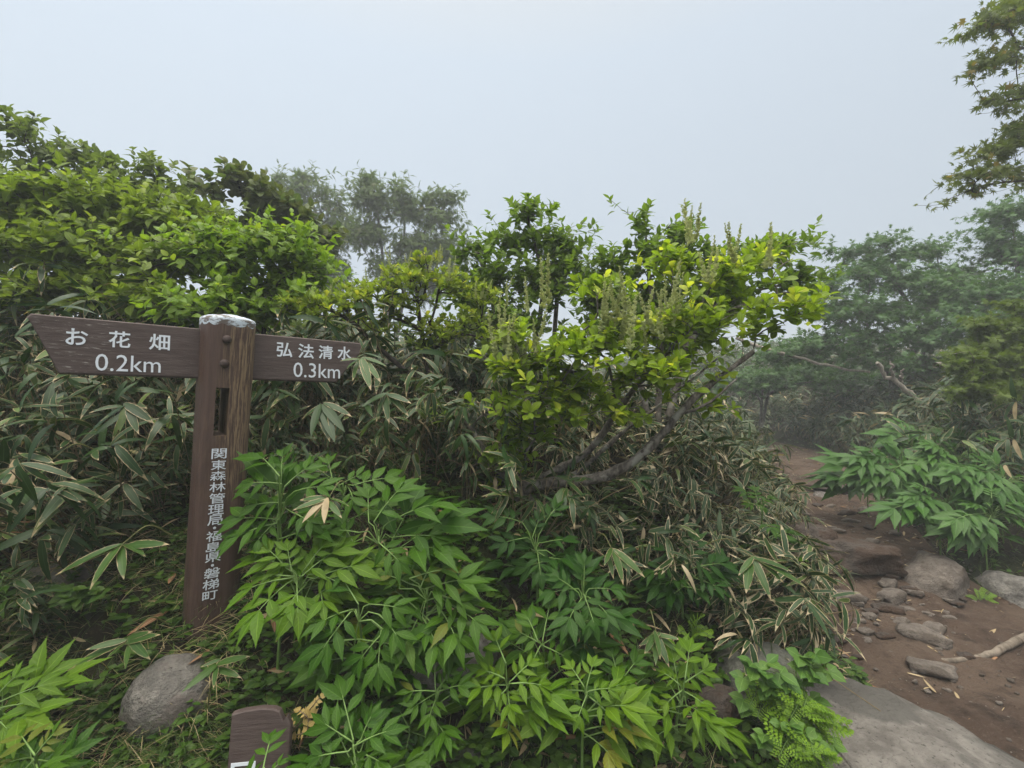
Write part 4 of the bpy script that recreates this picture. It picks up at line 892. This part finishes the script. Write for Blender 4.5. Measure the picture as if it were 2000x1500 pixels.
bl = [(1060, 700, 100, 55, 2.18, .12), (1190, 660, 120, 65, 2.2, .18), (1300, 650, 110, 70, 2.25, .2), (1400, 640, 110, 75, 2.25, .2), (1500, 620, 90, 60, 2.3, .18), (1560, 600, 45, 40, 2.3, .12), (1420, 540, 110, 55, 2.4, .18), (1500, 500, 60, 40, 2.45, .14),
      (1130, 765, 120, 50, 2.2, .16), (1260, 740, 90, 50, 2.25, .16), (1010, 655, 45, 35, 2.15, .1), (880, 805, 30, 12, 2.2, .04), (1040, 830, 40, 45, 2.3, .06), (1010, 900, 45, 22, 2.28, .04), (1400, 790, 45, 25, 2.2, .08), (1320, 520, 60, 45, 2.4, .12), (1180, 560, 60, 35, 2.3, .12), (965, 950, 22, 20, 2.26, .03), (1000, 720, 55, 60, 2.12, .12), (1090, 790, 90, 55, 2.12, .14), (1200, 800, 90, 35, 2.15, .14), (985, 790, 45, 40, 2.15, .08), (1130, 690, 120, 60, 2.05, .12), (1290, 720, 90, 40, 2.08, .1), (1350, 715, 90, 40, 2.2, .14)]
cl, tips, dirs = woody('gnarled_shrub', 'gnarled shrub with yellow green leaves and upright pale flower spikes above a twisted grey trunk', 'shrub', base, tr, bl, 430, OBOV, M['clethra'], M['bark'], fill=(.4, .08), rtip=.0016, expo=.42, shell=.2,
                       k=6, L=(.052, .092), asp=.55, length=.09, up=.7, spread=.9, bend=.3, mode='whorl', nup=.8, young=.25)
# thicken the main limbs
acc = Acc()
for i, (p_, r0, r1) in enumerate(zip(tr, (.038, .030, .021, .014, .016, .019, .010, .010, .010, .010), (.032, .010, .007, .005, .005, .008, .004, .004, .004, .004))):
    r = np.linspace(r0, r1, len(p_)) * (1 + .12 * rng.normal(size=len(p_))); tube(acc, p_ + rng.normal(0, .002, p_.shape), r, 10)
for q in ((1005, 962), (1022, 950), (1015, 968), (1000, 950)): 
    c = P(*q, 2.3); V_, F_ = ICO[2]; acc.add(c + V_ * .028 * rng.uniform(.7, 1.2, 3) * (1 + .2 * rng.normal(size=(len(V_), 1))), F_)
acc.build('trunk', M['bark'], cl, base)
def spike_mesh(L=.17, seed=0):
    a = Acc(); rg = np.random.default_rng(seed); ln = smooth_line([(0, 0, 0), (.01, 0, L * .5), (.012, .01, L)], 8); tube(a, ln, np.linspace(.002, .0008, 8), 4)
    n = 90; f = rg.random(n); an = rg.random(n) * 6.28; o = np.stack([np.interp(f, np.linspace(0, 1, 8), ln[:, i]) for i in range(3)], -1); r = .013 * (1 - .65 * f)
    yd = np.stack([np.cos(an), np.sin(an), .7 + 0 * an], -1); place(a, SMALL, o, yd, np.array([0, 0, 1.]), r * 1.5, r * .8, 0.1); place(a, SMALL, o, yd, np.stack([-np.sin(an), np.cos(an), 0 * an], -1), r * 1.5, r * .8, 0.1)
    o_ = a.build('flower_spike', M['spike'], None); me = o_.data; bpy.data.objects.remove(o_); return me
SPK = [spike_mesh(.17, 1), spike_mesh(.15, 2), spike_mesh(.19, 3)]
def spikes(parent, base, lst, d, sc=1.0):
    for px, py in lst:
        for j in range(int(rng.integers(2, 5))):
            o = obj('flower_spike', SPK[int(rng.integers(3))], parent); p = P(px + rng.normal(0, 10), py + rng.normal(0, 8), d + rng.normal(0, .06)) - base
            o.location = p; o.rotation_euler = (rng.normal(0, .2), rng.normal(0, .2), rng.random() * 6); s = sc * rng.uniform(.75, 1.15); o.scale = (s, s, s)
spikes(cl, base, [(1060, 600), (1195, 650), (1225, 660), (1240, 690), (1310, 640), (1320, 610), (1350, 470), (1432, 505), (975, 700), (1010, 720), (1290, 650), (1490, 520), (1180, 625), (1050, 690), (1215, 625), (1245, 640), (1000, 690), (1380, 560)], 2.12, 1.25)

# low twiggy shrub right of the boards
b2 = P(880, 815, 3.0); b2[2] = min(b2[2], float(ground(b2[0], b2[1])))
tr2 = [pl([(862, 775, 2.85), (842, 740, 2.85), (832, 690, 2.82), (822, 640, 2.8), (812, 560, 2.8)], 12), pl([(862, 775, 2.85), (790, 722, 2.75), (730, 670, 2.7), (690, 630, 2.7)], 12), pl([(832, 690, 2.82), (900, 650, 2.85), (960, 620, 2.9)], 8), pl([(822, 640, 2.8), (740, 615, 2.75), (640, 620, 2.7)], 10)]
tr2[0] = np.concatenate([smooth_line([b2, P(862, 775, 2.85)], 4)[:-1], tr2[0]])
bl2 = [(650, 590, 75, 28, 2.7, .15), (720, 575, 90, 35, 2.75, .18), (800, 540, 90, 35, 2.8, .2), (880, 555, 80, 35, 2.85, .2), (600, 600, 40, 22, 2.7, .1), (940, 580, 60, 35, 2.9, .15), (850, 660, 60, 45, 2.8, .15), (740, 640, 60, 20, 2.7, .12), (560, 575, 30, 20, 2.7, .1), (900, 620, 60, 25, 2.85, .12), (830, 505, 30, 22, 2.8, .08), (600, 600, 70, 30, 2.6, .12), (700, 600, 80, 35, 2.7, .15), (790, 600, 80, 40, 2.75, .15), (880, 640, 70, 45, 2.8, .15), (960, 660, 40, 40, 2.8, .12)]
tw, _, _ = woody('twiggy_shrub', 'flat topped twiggy shrub with small yellowish leaves right of the boards', 'shrub', b2, tr2, bl2, 520, OBOV, M['twiggy'], M['bark_dark'], rtip=.0017, expo=.42, shell=.3,
      k=8, L=(.035, .065), asp=.48, length=.05, up=.8, spread=.8, bend=.2, mode='whorl', nup=.8)
spikes(tw, b2, [(700, 590), (780, 520), (840, 520), (640, 600), (880, 545), (800, 535), (940, 590), (860, 510), (985, 590), (745, 560)], 2.8, .75)

def shrub(name, label, basepx, trunks, bl, n, tpl, mat, bark='bark_dark', cat='shrub', **kw):
    b = P(*basepx); b[2] = min(b[2], float(ground(b[0], b[1])) ) if kw.pop('drop', True) else b[2]
    trs = [np.concatenate([smooth_line([b, P(*t[0])], 4)[:-1], pl(t, 8)]) for t in trunks]
    return woody(name, label, cat, b, trs, bl, n, tpl, M[mat], M[bark], **kw)
V1 = dict(fill=(1.1, .11), k=7, L=(.06, .10), asp=.56, length=.09, up=.5, spread=1.0, bend=.3, mode='opp', nup=.9, young=.3, shell=.15, lift=.1)
shrub('leafy_shrub', 'tall darker shrub rising at the far left against the sky', (60, 640, 4.0), [[(80, 560, 4.0), (90, 420, 4.1), (60, 300, 4.1)], [(150, 560, 4.0), (220, 440, 4.1), (260, 360, 4.1)]],
      [(45, 250, 45, 40, 4.1, .2), (20, 225, 26, 22, 4.1, .1), (100, 305, 80, 40, 4.2, .25), (190, 335, 90, 45, 4.2, .3), (270, 360, 60, 55, 4.2, .25), (60, 360, 90, 60, 4.2, .3), (290, 320, 20, 34, 4.2, .08), (-60, 330, 80, 110, 4.2, .4), (340, 410, 70, 55, 4.2, .3), (150, 440, 190, 80, 4.3, .4), (160, 295, 26, 28, 4.2, .1), (215, 310, 20, 28, 4.2, .1), (420, 450, 80, 60, 4.3, .3)], 430, OV, 'vib_back', **V1)
shrub('leafy_shrub', 'broad light green shrub filling the left behind the longer board', (170, 700, 3.1), [[(180, 620, 3.1), (190, 500, 3.1), (120, 420, 3.1)], [(240, 620, 3.15), (290, 500, 3.1), (380, 440, 3.1)], [(120, 620, 3.1), (60, 520, 3.0)]],
      [(60, 385, 130, 60, 3.1, .25), (180, 390, 120, 60, 3.2, .3), (290, 420, 120, 60, 3.2, .3), (390, 450, 70, 50, 3.2, .25), (60, 480, 130, 75, 2.9, .25), (190, 490, 130, 75, 3.0, .3), (310, 510, 100, 65, 3.0, .3), (70, 565, 120, 55, 2.8, .2), (200, 560, 100, 50, 2.8, .2), (290, 575, 80, 45, 2.75, .15), (-70, 450, 80, 130, 3.0, .3), (345, 595, 60, 30, 2.7, .1)], 640, OV, 'vib', **V1)
shrub('leafy_shrub', 'bright yellow green shrub directly behind the top of the post', (470, 690, 2.9), [[(460, 600, 2.9), (450, 530, 2.85), (440, 480, 2.85)], [(520, 600, 2.9), (550, 520, 2.95), (570, 470, 3.0)]],
      [(420, 480, 75, 42, 2.8, .18), (500, 470, 85, 45, 2.9, .2), (580, 480, 60, 45, 3.0, .2), (595, 540, 45, 45, 3.0, .15), (450, 540, 75, 45, 2.75, .15), (540, 550, 75, 50, 2.9, .18), (420, 595, 80, 35, 2.6, .1), (380, 500, 50, 40, 2.9, .12), (360, 598, 50, 28, 2.6, .08), (500, 600, 70, 30, 2.8, .1)], 380, OV, 'vib_bright', **dict(V1, L=(.05, .085)))
shrub('leafy_shrub', 'bronze tinted shrub with rounded leaves standing up behind the bright one', (510, 640, 4.6), [[(500, 560, 4.6), (490, 440, 4.6), (455, 330, 4.6)], [(540, 560, 4.6), (590, 440, 4.6)], [(480, 560, 4.6), (400, 380, 4.5)]],
      [(455, 345, 35, 28, 4.6, .15), (500, 370, 50, 35, 4.6, .2), (390, 358, 40, 22, 4.5, .15), (425, 378, 35, 25, 4.5, .12), (530, 405, 65, 45, 4.7, .25), (580, 420, 50, 50, 4.8, .2), (500, 450, 90, 50, 4.7, .25), (448, 318, 12, 12, 4.6, .05), (620, 470, 50, 50, 4.8, .2)], 170, ROUND, 'bronze', **dict(V1, L=(.08, .125), asp=.72, k=6))
shrub('leafy_shrub', 'slender green shrub with upright leafy tips, left of the gnarled one', (1040, 760, 3.5), [[(1040, 690, 3.5), (1060, 560, 3.5), (1030, 420, 3.5)], [(1080, 690, 3.5), (1090, 560, 3.5), (1100, 470, 3.5)], [(1010, 690, 3.5), (960, 580, 3.4), (930, 480, 3.4)]],
      [(1030, 405, 32, 30, 3.5, .1), (1000, 470, 70, 35, 3.5, .2), (1085, 460, 40, 40, 3.5, .15), (930, 490, 45, 40, 3.4, .15), (960, 545, 75, 50, 3.4, .2), (1060, 545, 85, 55, 3.5, .25), (910, 570, 55, 45, 3.4, .15), (1000, 620, 90, 40, 3.4, .2), (1110, 505, 40, 45, 3.5, .15)], 300, OV, 'dogw', bark='bark', **dict(V1, L=(.05, .09), spread=.75, up=.9))
shrub('leafy_shrub', 'dense green shrub with pointed shoots behind the gnarled one', (1280, 760, 3.2), [[(1290, 680, 3.2), (1270, 560, 3.2), (1260, 440, 3.2)], [(1340, 680, 3.2), (1420, 560, 3.2), (1500, 480, 3.2)], [(1240, 680, 3.2), (1190, 560, 3.2)]],
      [(1250, 430, 28, 30, 3.2, .1), (1200, 505, 60, 40, 3.2, .2), (1290, 495, 75, 45, 3.2, .2), (1390, 505, 85, 50, 3.2, .2), (1480, 490, 65, 45, 3.1, .15), (1535, 475, 40, 28, 3.1, .12), (1170, 570, 65, 50, 3.3, .2), (1270, 580, 95, 55, 3.3, .25), (1400, 580, 95, 55, 3.3, .25), (1330, 450, 40, 30, 3.2, .1), (1150, 520, 35, 30, 3.3, .1), (1550, 540, 45, 40, 3.0, .1), (1200, 640, 90, 45, 3.3, .2), (1340, 650, 100, 45, 3.3, .2)], 430, OV, 'dogw', bark='bark', **dict(V1, L=(.05, .09), spread=.75, up=.8))
shrub('leafy_shrub', 'hazy low shrub filling the gap behind the twiggy shrub', (850, 760, 6), [[(800, 720, 6), (760, 670, 6)], [(880, 720, 6), (930, 660, 6)]],
      [(760, 690, 90, 40, 6, .4), (870, 690, 100, 45, 6, .4), (960, 670, 70, 50, 6, .4), (680, 690, 60, 35, 6, .3), (920, 630, 40, 30, 6, .3), (590, 650, 80, 40, 5.5, .4), (660, 640, 50, 40, 6, .3), (500, 660, 60, 30, 5, .3)], 380, OV, 'vib_back', **dict(V1, L=(.09, .14)))
sh = shrub('leafy_shrub', 'fresh green sapling below the twiggy shrub beside the trunk knot', (895, 960, 2.25), [[(930, 900, 2.25), (1000, 840, 2.3)]], [(1010, 850, 45, 35, 2.25, .05), (1060, 820, 30, 25, 2.3, .05), (960, 880, 30, 28, 2.2, .04), (870, 805, 35, 14, 2.15, .03)], 24, OV, 'vib_bright', **dict(V1, fill=None, L=(.06, .09)))

# trees in the fog
PK = dict(fill=(1.1, .3), k=7, L=(.15, .24), asp=.9, length=.3, up=.1, spread=1.3, bend=.35, mode='alt', nup=.8, shell=.2)
def tree(label, basepx, trunks, bl, n, tpl, mat, **kw):
    return shrub('tree', label, basepx, trunks, bl, n, tpl, mat, cat='tree', trunkname='trunk', leafname='crown', **kw)
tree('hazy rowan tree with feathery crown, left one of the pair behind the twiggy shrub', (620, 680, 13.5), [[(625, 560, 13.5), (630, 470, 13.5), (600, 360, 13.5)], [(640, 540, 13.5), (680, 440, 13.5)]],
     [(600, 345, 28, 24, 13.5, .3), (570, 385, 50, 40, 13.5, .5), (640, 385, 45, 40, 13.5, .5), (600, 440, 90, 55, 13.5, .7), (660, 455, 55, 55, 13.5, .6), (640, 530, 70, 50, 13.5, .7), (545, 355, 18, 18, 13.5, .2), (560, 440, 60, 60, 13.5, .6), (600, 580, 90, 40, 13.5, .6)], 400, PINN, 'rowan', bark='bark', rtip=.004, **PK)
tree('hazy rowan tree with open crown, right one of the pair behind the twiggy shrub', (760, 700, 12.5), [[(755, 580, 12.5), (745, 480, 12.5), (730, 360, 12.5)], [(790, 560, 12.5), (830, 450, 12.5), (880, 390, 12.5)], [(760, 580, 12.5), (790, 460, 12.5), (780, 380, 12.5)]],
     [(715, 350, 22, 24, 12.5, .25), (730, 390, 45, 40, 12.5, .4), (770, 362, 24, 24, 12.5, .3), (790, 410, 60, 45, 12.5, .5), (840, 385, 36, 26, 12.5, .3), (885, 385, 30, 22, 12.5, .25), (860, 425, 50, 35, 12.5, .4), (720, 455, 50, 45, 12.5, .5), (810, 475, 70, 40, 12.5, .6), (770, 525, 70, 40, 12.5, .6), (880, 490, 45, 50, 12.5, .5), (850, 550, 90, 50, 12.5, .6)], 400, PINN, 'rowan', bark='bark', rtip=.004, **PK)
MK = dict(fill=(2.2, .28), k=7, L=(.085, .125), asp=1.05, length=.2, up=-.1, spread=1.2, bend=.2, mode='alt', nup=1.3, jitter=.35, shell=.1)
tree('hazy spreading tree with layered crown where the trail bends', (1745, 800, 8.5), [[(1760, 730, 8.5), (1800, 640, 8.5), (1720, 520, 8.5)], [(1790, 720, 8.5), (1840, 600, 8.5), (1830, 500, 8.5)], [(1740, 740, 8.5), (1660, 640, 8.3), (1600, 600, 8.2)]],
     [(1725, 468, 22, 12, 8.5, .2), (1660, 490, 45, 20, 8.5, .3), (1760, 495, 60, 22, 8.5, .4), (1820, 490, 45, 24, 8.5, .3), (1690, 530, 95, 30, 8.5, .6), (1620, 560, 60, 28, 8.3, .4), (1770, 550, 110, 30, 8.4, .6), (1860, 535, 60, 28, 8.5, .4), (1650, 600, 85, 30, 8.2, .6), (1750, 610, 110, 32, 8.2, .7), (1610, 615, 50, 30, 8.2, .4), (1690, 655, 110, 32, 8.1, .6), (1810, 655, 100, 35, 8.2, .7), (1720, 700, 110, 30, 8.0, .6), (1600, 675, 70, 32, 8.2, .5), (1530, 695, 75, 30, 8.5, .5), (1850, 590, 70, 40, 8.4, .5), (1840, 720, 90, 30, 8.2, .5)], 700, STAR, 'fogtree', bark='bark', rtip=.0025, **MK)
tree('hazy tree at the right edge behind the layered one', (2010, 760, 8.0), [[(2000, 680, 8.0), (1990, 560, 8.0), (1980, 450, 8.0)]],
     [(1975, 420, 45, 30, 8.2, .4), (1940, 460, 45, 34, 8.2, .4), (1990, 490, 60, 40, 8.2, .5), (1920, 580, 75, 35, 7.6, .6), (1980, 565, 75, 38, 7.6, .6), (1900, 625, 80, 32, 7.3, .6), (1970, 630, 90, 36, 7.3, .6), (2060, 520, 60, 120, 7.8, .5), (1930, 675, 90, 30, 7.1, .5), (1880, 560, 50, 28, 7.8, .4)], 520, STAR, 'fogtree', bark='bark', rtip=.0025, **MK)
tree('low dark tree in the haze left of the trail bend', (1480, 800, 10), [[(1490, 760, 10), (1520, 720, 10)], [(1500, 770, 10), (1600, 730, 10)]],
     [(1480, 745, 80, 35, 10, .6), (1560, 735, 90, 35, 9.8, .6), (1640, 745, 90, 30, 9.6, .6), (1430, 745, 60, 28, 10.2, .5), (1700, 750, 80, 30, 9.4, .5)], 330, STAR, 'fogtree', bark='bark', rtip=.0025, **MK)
tree('leafy maple like bush on the right bank above the bamboo grass', (1990, 800, 4.8), [[(1970, 740, 4.7), (1930, 690, 4.6)], [(2010, 740, 4.7), (1990, 670, 4.6)]],
     [(1900, 695, 55, 28, 4.5, .25), (1960, 670, 55, 30, 4.6, .25), (1920, 725, 75, 26, 4.5, .25), (1985, 705, 55, 32, 4.6, .25), (2040, 680, 50, 60, 4.6, .3), (1870, 715, 30, 16, 4.4, .12), (1985, 640, 35, 24, 4.6, .15), (1930, 640, 50, 24, 4.6, .2), (1900, 760, 60, 24, 4.4, .2), (1970, 760, 60, 26, 4.4, .2), (1990, 600, 40, 24, 4.7, .2)], 460, STAR, 'vib_back', bark='bark', rtip=.003, **dict(MK, fill=(1.2, .1), L=(.06, .095), length=.1))
# maple leaning in at the upper right
mb = onground(6.6, 4.9)
mt = [smooth_line([mb, mb + [-.2, 0, 1.5], P(2130, 300, 4.9), P(2140, 80, 4.7), P(2120, -120, 4.7)], 20)]
for L_ in ([(2130, 330, 4.9), (2030, 350, 4.6), (1930, 360, 4.4), (1850, 390, 4.3)], [(2135, 220, 4.8), (2040, 190, 4.5), (1950, 200, 4.35)], [(2135, 120, 4.7), (2030, 90, 4.5), (1920, 120, 4.3)], [(2135, 40, 4.7), (2020, 10, 4.5), (1900, 50, 4.3)], [(2130, 300, 4.9), (2040, 280, 4.6), (1930, 300, 4.4)]): mt.append(pl(L_, 10))
mbl = [(1965, 40, 50, 22, 4.4, .3), (1920, 50, 35, 16, 4.3, .2), (1880, 72, 24, 8, 4.3, .1), (1960, 110, 50, 16, 4.4, .3), (1915, 128, 34, 9, 4.3, .15), (1890, 146, 14, 5, 4.3, .08), (1985, 180, 40, 14, 4.4, .25), (1935, 195, 36, 9, 4.35, .15), (1908, 210, 12, 5, 4.3, .06), (1970, 215, 24, 8, 4.4, .15), (1960, 290, 45, 20, 4.45, .3), (1915, 300, 30, 18, 4.4, .2), (1930, 340, 50, 20, 4.4, .3), (1880, 345, 34, 9, 4.35, .15), (1850, 345, 12, 4, 4.3, .06), (1985, 340, 40, 30, 4.5, .3), (1900, 375, 36, 12, 4.35, .15), (1850, 397, 26, 7, 4.3, .1), (1818, 408, 12, 4, 4.3, .06), (1990, 250, 35, 30, 4.5, .3), (2060, 180, 60, 190, 4.7, .5), (1990, 10, 40, 30, 4.5, .3)]
woody('maple', 'maple branches with pointed star leaves reaching in at the upper right', 'tree', mb, mt, mbl, 520, STAR, M['maple'], M['bark_dark'], rtip=.002, expo=.45, trunkname='trunk', leafname='crown',
      **dict(MK, fill=(.7, .11), k=5, L=(.06, .095), length=.2, up=-.25, bend=.35, nup=.9, jitter=.45, lift=0))

# dead pale wood by the bend
def dead(label, lines, rad, name='dead_branch', mat='bark_pale'):
    acc = Acc()
    for ln, r in zip(lines, rad): q = pl(ln, 16); tube(acc, q + rng.normal(0, .01, q.shape), np.linspace(r, r * .55, 16), 8)
    tag(acc.build(name, M[mat], None), label, 'dead branch')
dead('bare forked dead trunk leaning beside the trail bend', [[(1805, 795, 6.3), (1770, 762, 6.35), (1735, 735, 6.4), (1712, 706, 6.4)], [(1750, 745, 6.38), (1742, 718, 6.3), (1738, 706, 6.3)], [(1758, 752, 6.38), (1762, 722, 6.3)]], [.04, .022, .018])
dead('long pale dead limb slanting in the haze', [[(1440, 660, 8.4), (1500, 682, 8.2), (1560, 698, 8.0), (1620, 714, 7.9), (1700, 728, 7.8)]], [.032])
dead('short sawn pale log end among the leaves of the right bank', [[(1826, 712, 4.6), (1850, 714, 4.7), (1880, 718, 4.9)]], [.028])

# ------------------------------------------------------------------ ground cover, grass, litter
def scatter(n, x0, x1, y0, y1, cond): 
    x = rng.uniform(x0, x1, n * 3); y = rng.uniform(y0, y1, n * 3); k = cond(x, y); x, y = x[k][:n], y[k][:n]; return np.stack([x, y, ground(x, y)], -1)
def offpath(x, y, m=.05): return (path_x(y) - path_hw(y) - x > m) | (x - path_x(y) - path_hw(y) - np.where(y < 3.2, .4, 0) > m)
def keep_clear(x, y): return (np.hypot(x - 1.56, (y - 1.7) * .6) > .36)
acc = Acc(); Q = scatter(5200, -2.2, 1.9, 1.0, 2.6, lambda x, y: offpath(x, y, .02) & keep_clear(x, y) & (np.sin(x * 7) * np.sin(y * 9 + x * 3) >-.75))
Q2 = scatter(700, 2.6, 6.5, 2.4, 6, lambda x, y: offpath(x, y, .0) & (x > path_x(y))); Q3 = scatter(500, 3.0, 6.5, 6, 10.5, lambda x, y: offpath(x, y, .0)); Q = np.concatenate([Q, Q2, Q3])
k = len(Q); h = rng.uniform(.02, .10, k); 
for j in range(4):
    an = rng.random(k) * 6.28; yd = np.stack([np.cos(an), np.sin(an), rng.uniform(-.1, .5, k)], -1); L = rng.uniform(.022, .05, k); o = Q + np.stack([0 * h, 0 * h, h * rng.uniform(.5, 1, k)], -1)
    place(acc, OV, o, yd, np.stack([.2 * rng.normal(size=k), -.25 + .2 * rng.normal(size=k), np.ones(k)], -1), L, L * .6, .2)
tag(acc.build('ground_cover', M['cover']), kind='stuff')
acc = Acc(); Q = np.concatenate([scatter(3200, -2.0, 1.8, .9, 2.4, lambda x, y: offpath(x, y, .0) & keep_clear(x, y)), scatter(900, -1.2, -.65, 1.2, 1.62, lambda x, y: x < 9), scatter(500, .3, .9, 1.2, 1.6, lambda x, y: x < 9), scatter(300, 3.2, 4.6, 2.6, 4.2, lambda x, y: offpath(x, y, .0))])
k = len(Q)
for j in range(4):
    an = rng.random(k) * 6.28; ln = rng.uniform(.05, .15, k); place(acc, BLADE, Q + .01 * rng.normal(size=(k, 3)) * [1, 1, 0], np.stack([np.cos(an) * .6, np.sin(an) * .6, np.ones(k) * .8], -1), np.stack([-np.cos(an), -np.sin(an), np.ones(k)], -1), ln, .003, rng.uniform(.1, .6, k))
Q = scatter(1500, -2.0, -1.0, 1.35, 2.1, lambda x, y: (np.sin(x * 6 + 1) * np.sin(y * 8) > -.5)); k = len(Q)
for j in range(3):
    an = rng.random(k) * 6.28; ln = rng.uniform(.05, .18, k); place(acc, BLADE, Q + .015 * rng.normal(size=(k, 3)) * [1, 1, 0] + [0, 0, .01], np.stack([np.cos(an), np.sin(an) - .4, rng.uniform(.05, .7, k)], -1), np.stack([.2 * np.cos(an), -.3 + 0 * an, np.ones(k)], -1), ln, .0028, rng.uniform(.1, .5, k), rnd=np.where(rng.random(k) < .45, .95, rng.random(k) * .85))
tag(acc.build('grass', M['grass']), kind='stuff')
acc = Acc(); Q = np.concatenate([scatter(1500, -2.2, 2.0, 1.0, 2.8, lambda x, y: offpath(x, y, .0) & keep_clear(x, y)), scatter(800, 1.2, 5.5, 1.2, 9.5, lambda x, y: (np.abs(x - path_x(y)) < path_hw(y) + .3) & keep_clear(x, y))]); k = len(Q)
an = rng.random(k) * 6.28; ln = np.where(np.arange(k) < 1500, rng.uniform(.04, .15, k), rng.uniform(.02, .10, k)); Q[:, 2] += .012 + .006 * rng.random(k)
place(acc, SASA, Q, np.stack([np.cos(an), np.sin(an), .12 * rng.normal(size=k)], -1), np.array([0, 0, 1.]) + .35 * rng.normal(size=(k, 3)), ln, ln * rng.uniform(.08, .2, k), rng.uniform(-.2, .3, k))
tag(acc.build('fallen_leaves', M['litter']), kind='stuff')
acc = Acc(); Q = scatter(3200, 1.3, 5.6, 1.2, 9, lambda x, y: (np.abs(x - path_x(y)) < path_hw(y) + .15) & keep_clear(x, y)); V_, F_ = ICO[2]
for q in Q: s = rng.uniform(.002, .006) if rng.random() < .8 else rng.uniform(.007, .016); acc.add(q + [0, 0, .012] + V_ * s * np.array([1, rng.uniform(.6, 1), .6]) * (1 + .15 * rng.normal(size=(len(V_), 1))), F_)
tag(acc.build('gravel', M['rock_path']), kind='stuff')

acc = Acc(); Q = np.concatenate([scatter(11000, 1.5, 16, 5.6, 22, lambda x, y: offpath(x, y, .6) & (x > path_x(y))), scatter(2500, -8, 3, 9, 16, lambda x, y: offpath(x, y, .5)), scatter(5000, -10, -2.6, 1.5, 9.5, lambda x, y: x / y < -1.3), scatter(1500, -4.5, -1.6, .4, 1.6, lambda x, y: x / y < -1.3)]); k = len(Q)
for j in range(3):
    an = rng.random(k) * 6.28; L = rng.uniform(.12, .24, k); o = Q + np.stack([0 * L, 0 * L, rng.uniform(.1, .75, k)], -1)
    place(acc, SASA, o, np.stack([np.cos(an), np.sin(an), rng.uniform(-.5, .5, k)], -1), np.array([0, 0, 1.]) + .4 * rng.normal(size=(k, 3)), L, L * .22, .4)
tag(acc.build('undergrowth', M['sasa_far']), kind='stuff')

# ------------------------------------------------------------------ fog
hz = np.array([(x, y, z) for z in (-1.2, 9.0) for y in (-150, 150) for x in (-150, 150)], float)
ho = tag(obj('haze', mesh('haze', hz, np.array([(0, 2, 3, 1), (4, 5, 7, 6), (0, 1, 5, 4), (2, 6, 7, 3), (0, 4, 6, 2), (1, 3, 7, 5)]), None, smooth=False)), kind='stuff')
hm = bpy.data.materials.new('fog'); hm.use_nodes = True; hm.node_tree.nodes.clear(); oo = hm.node_tree.nodes.new('ShaderNodeOutputMaterial'); pv = hm.node_tree.nodes.new('ShaderNodeVolumePrincipled')
pv.inputs['Color'].default_value = (.92, .96, .99, 1); pv.inputs['Density'].default_value = .0075; hm.node_tree.links.new(pv.outputs[0], oo.inputs['Volume']); ho.data.materials.append(hm)
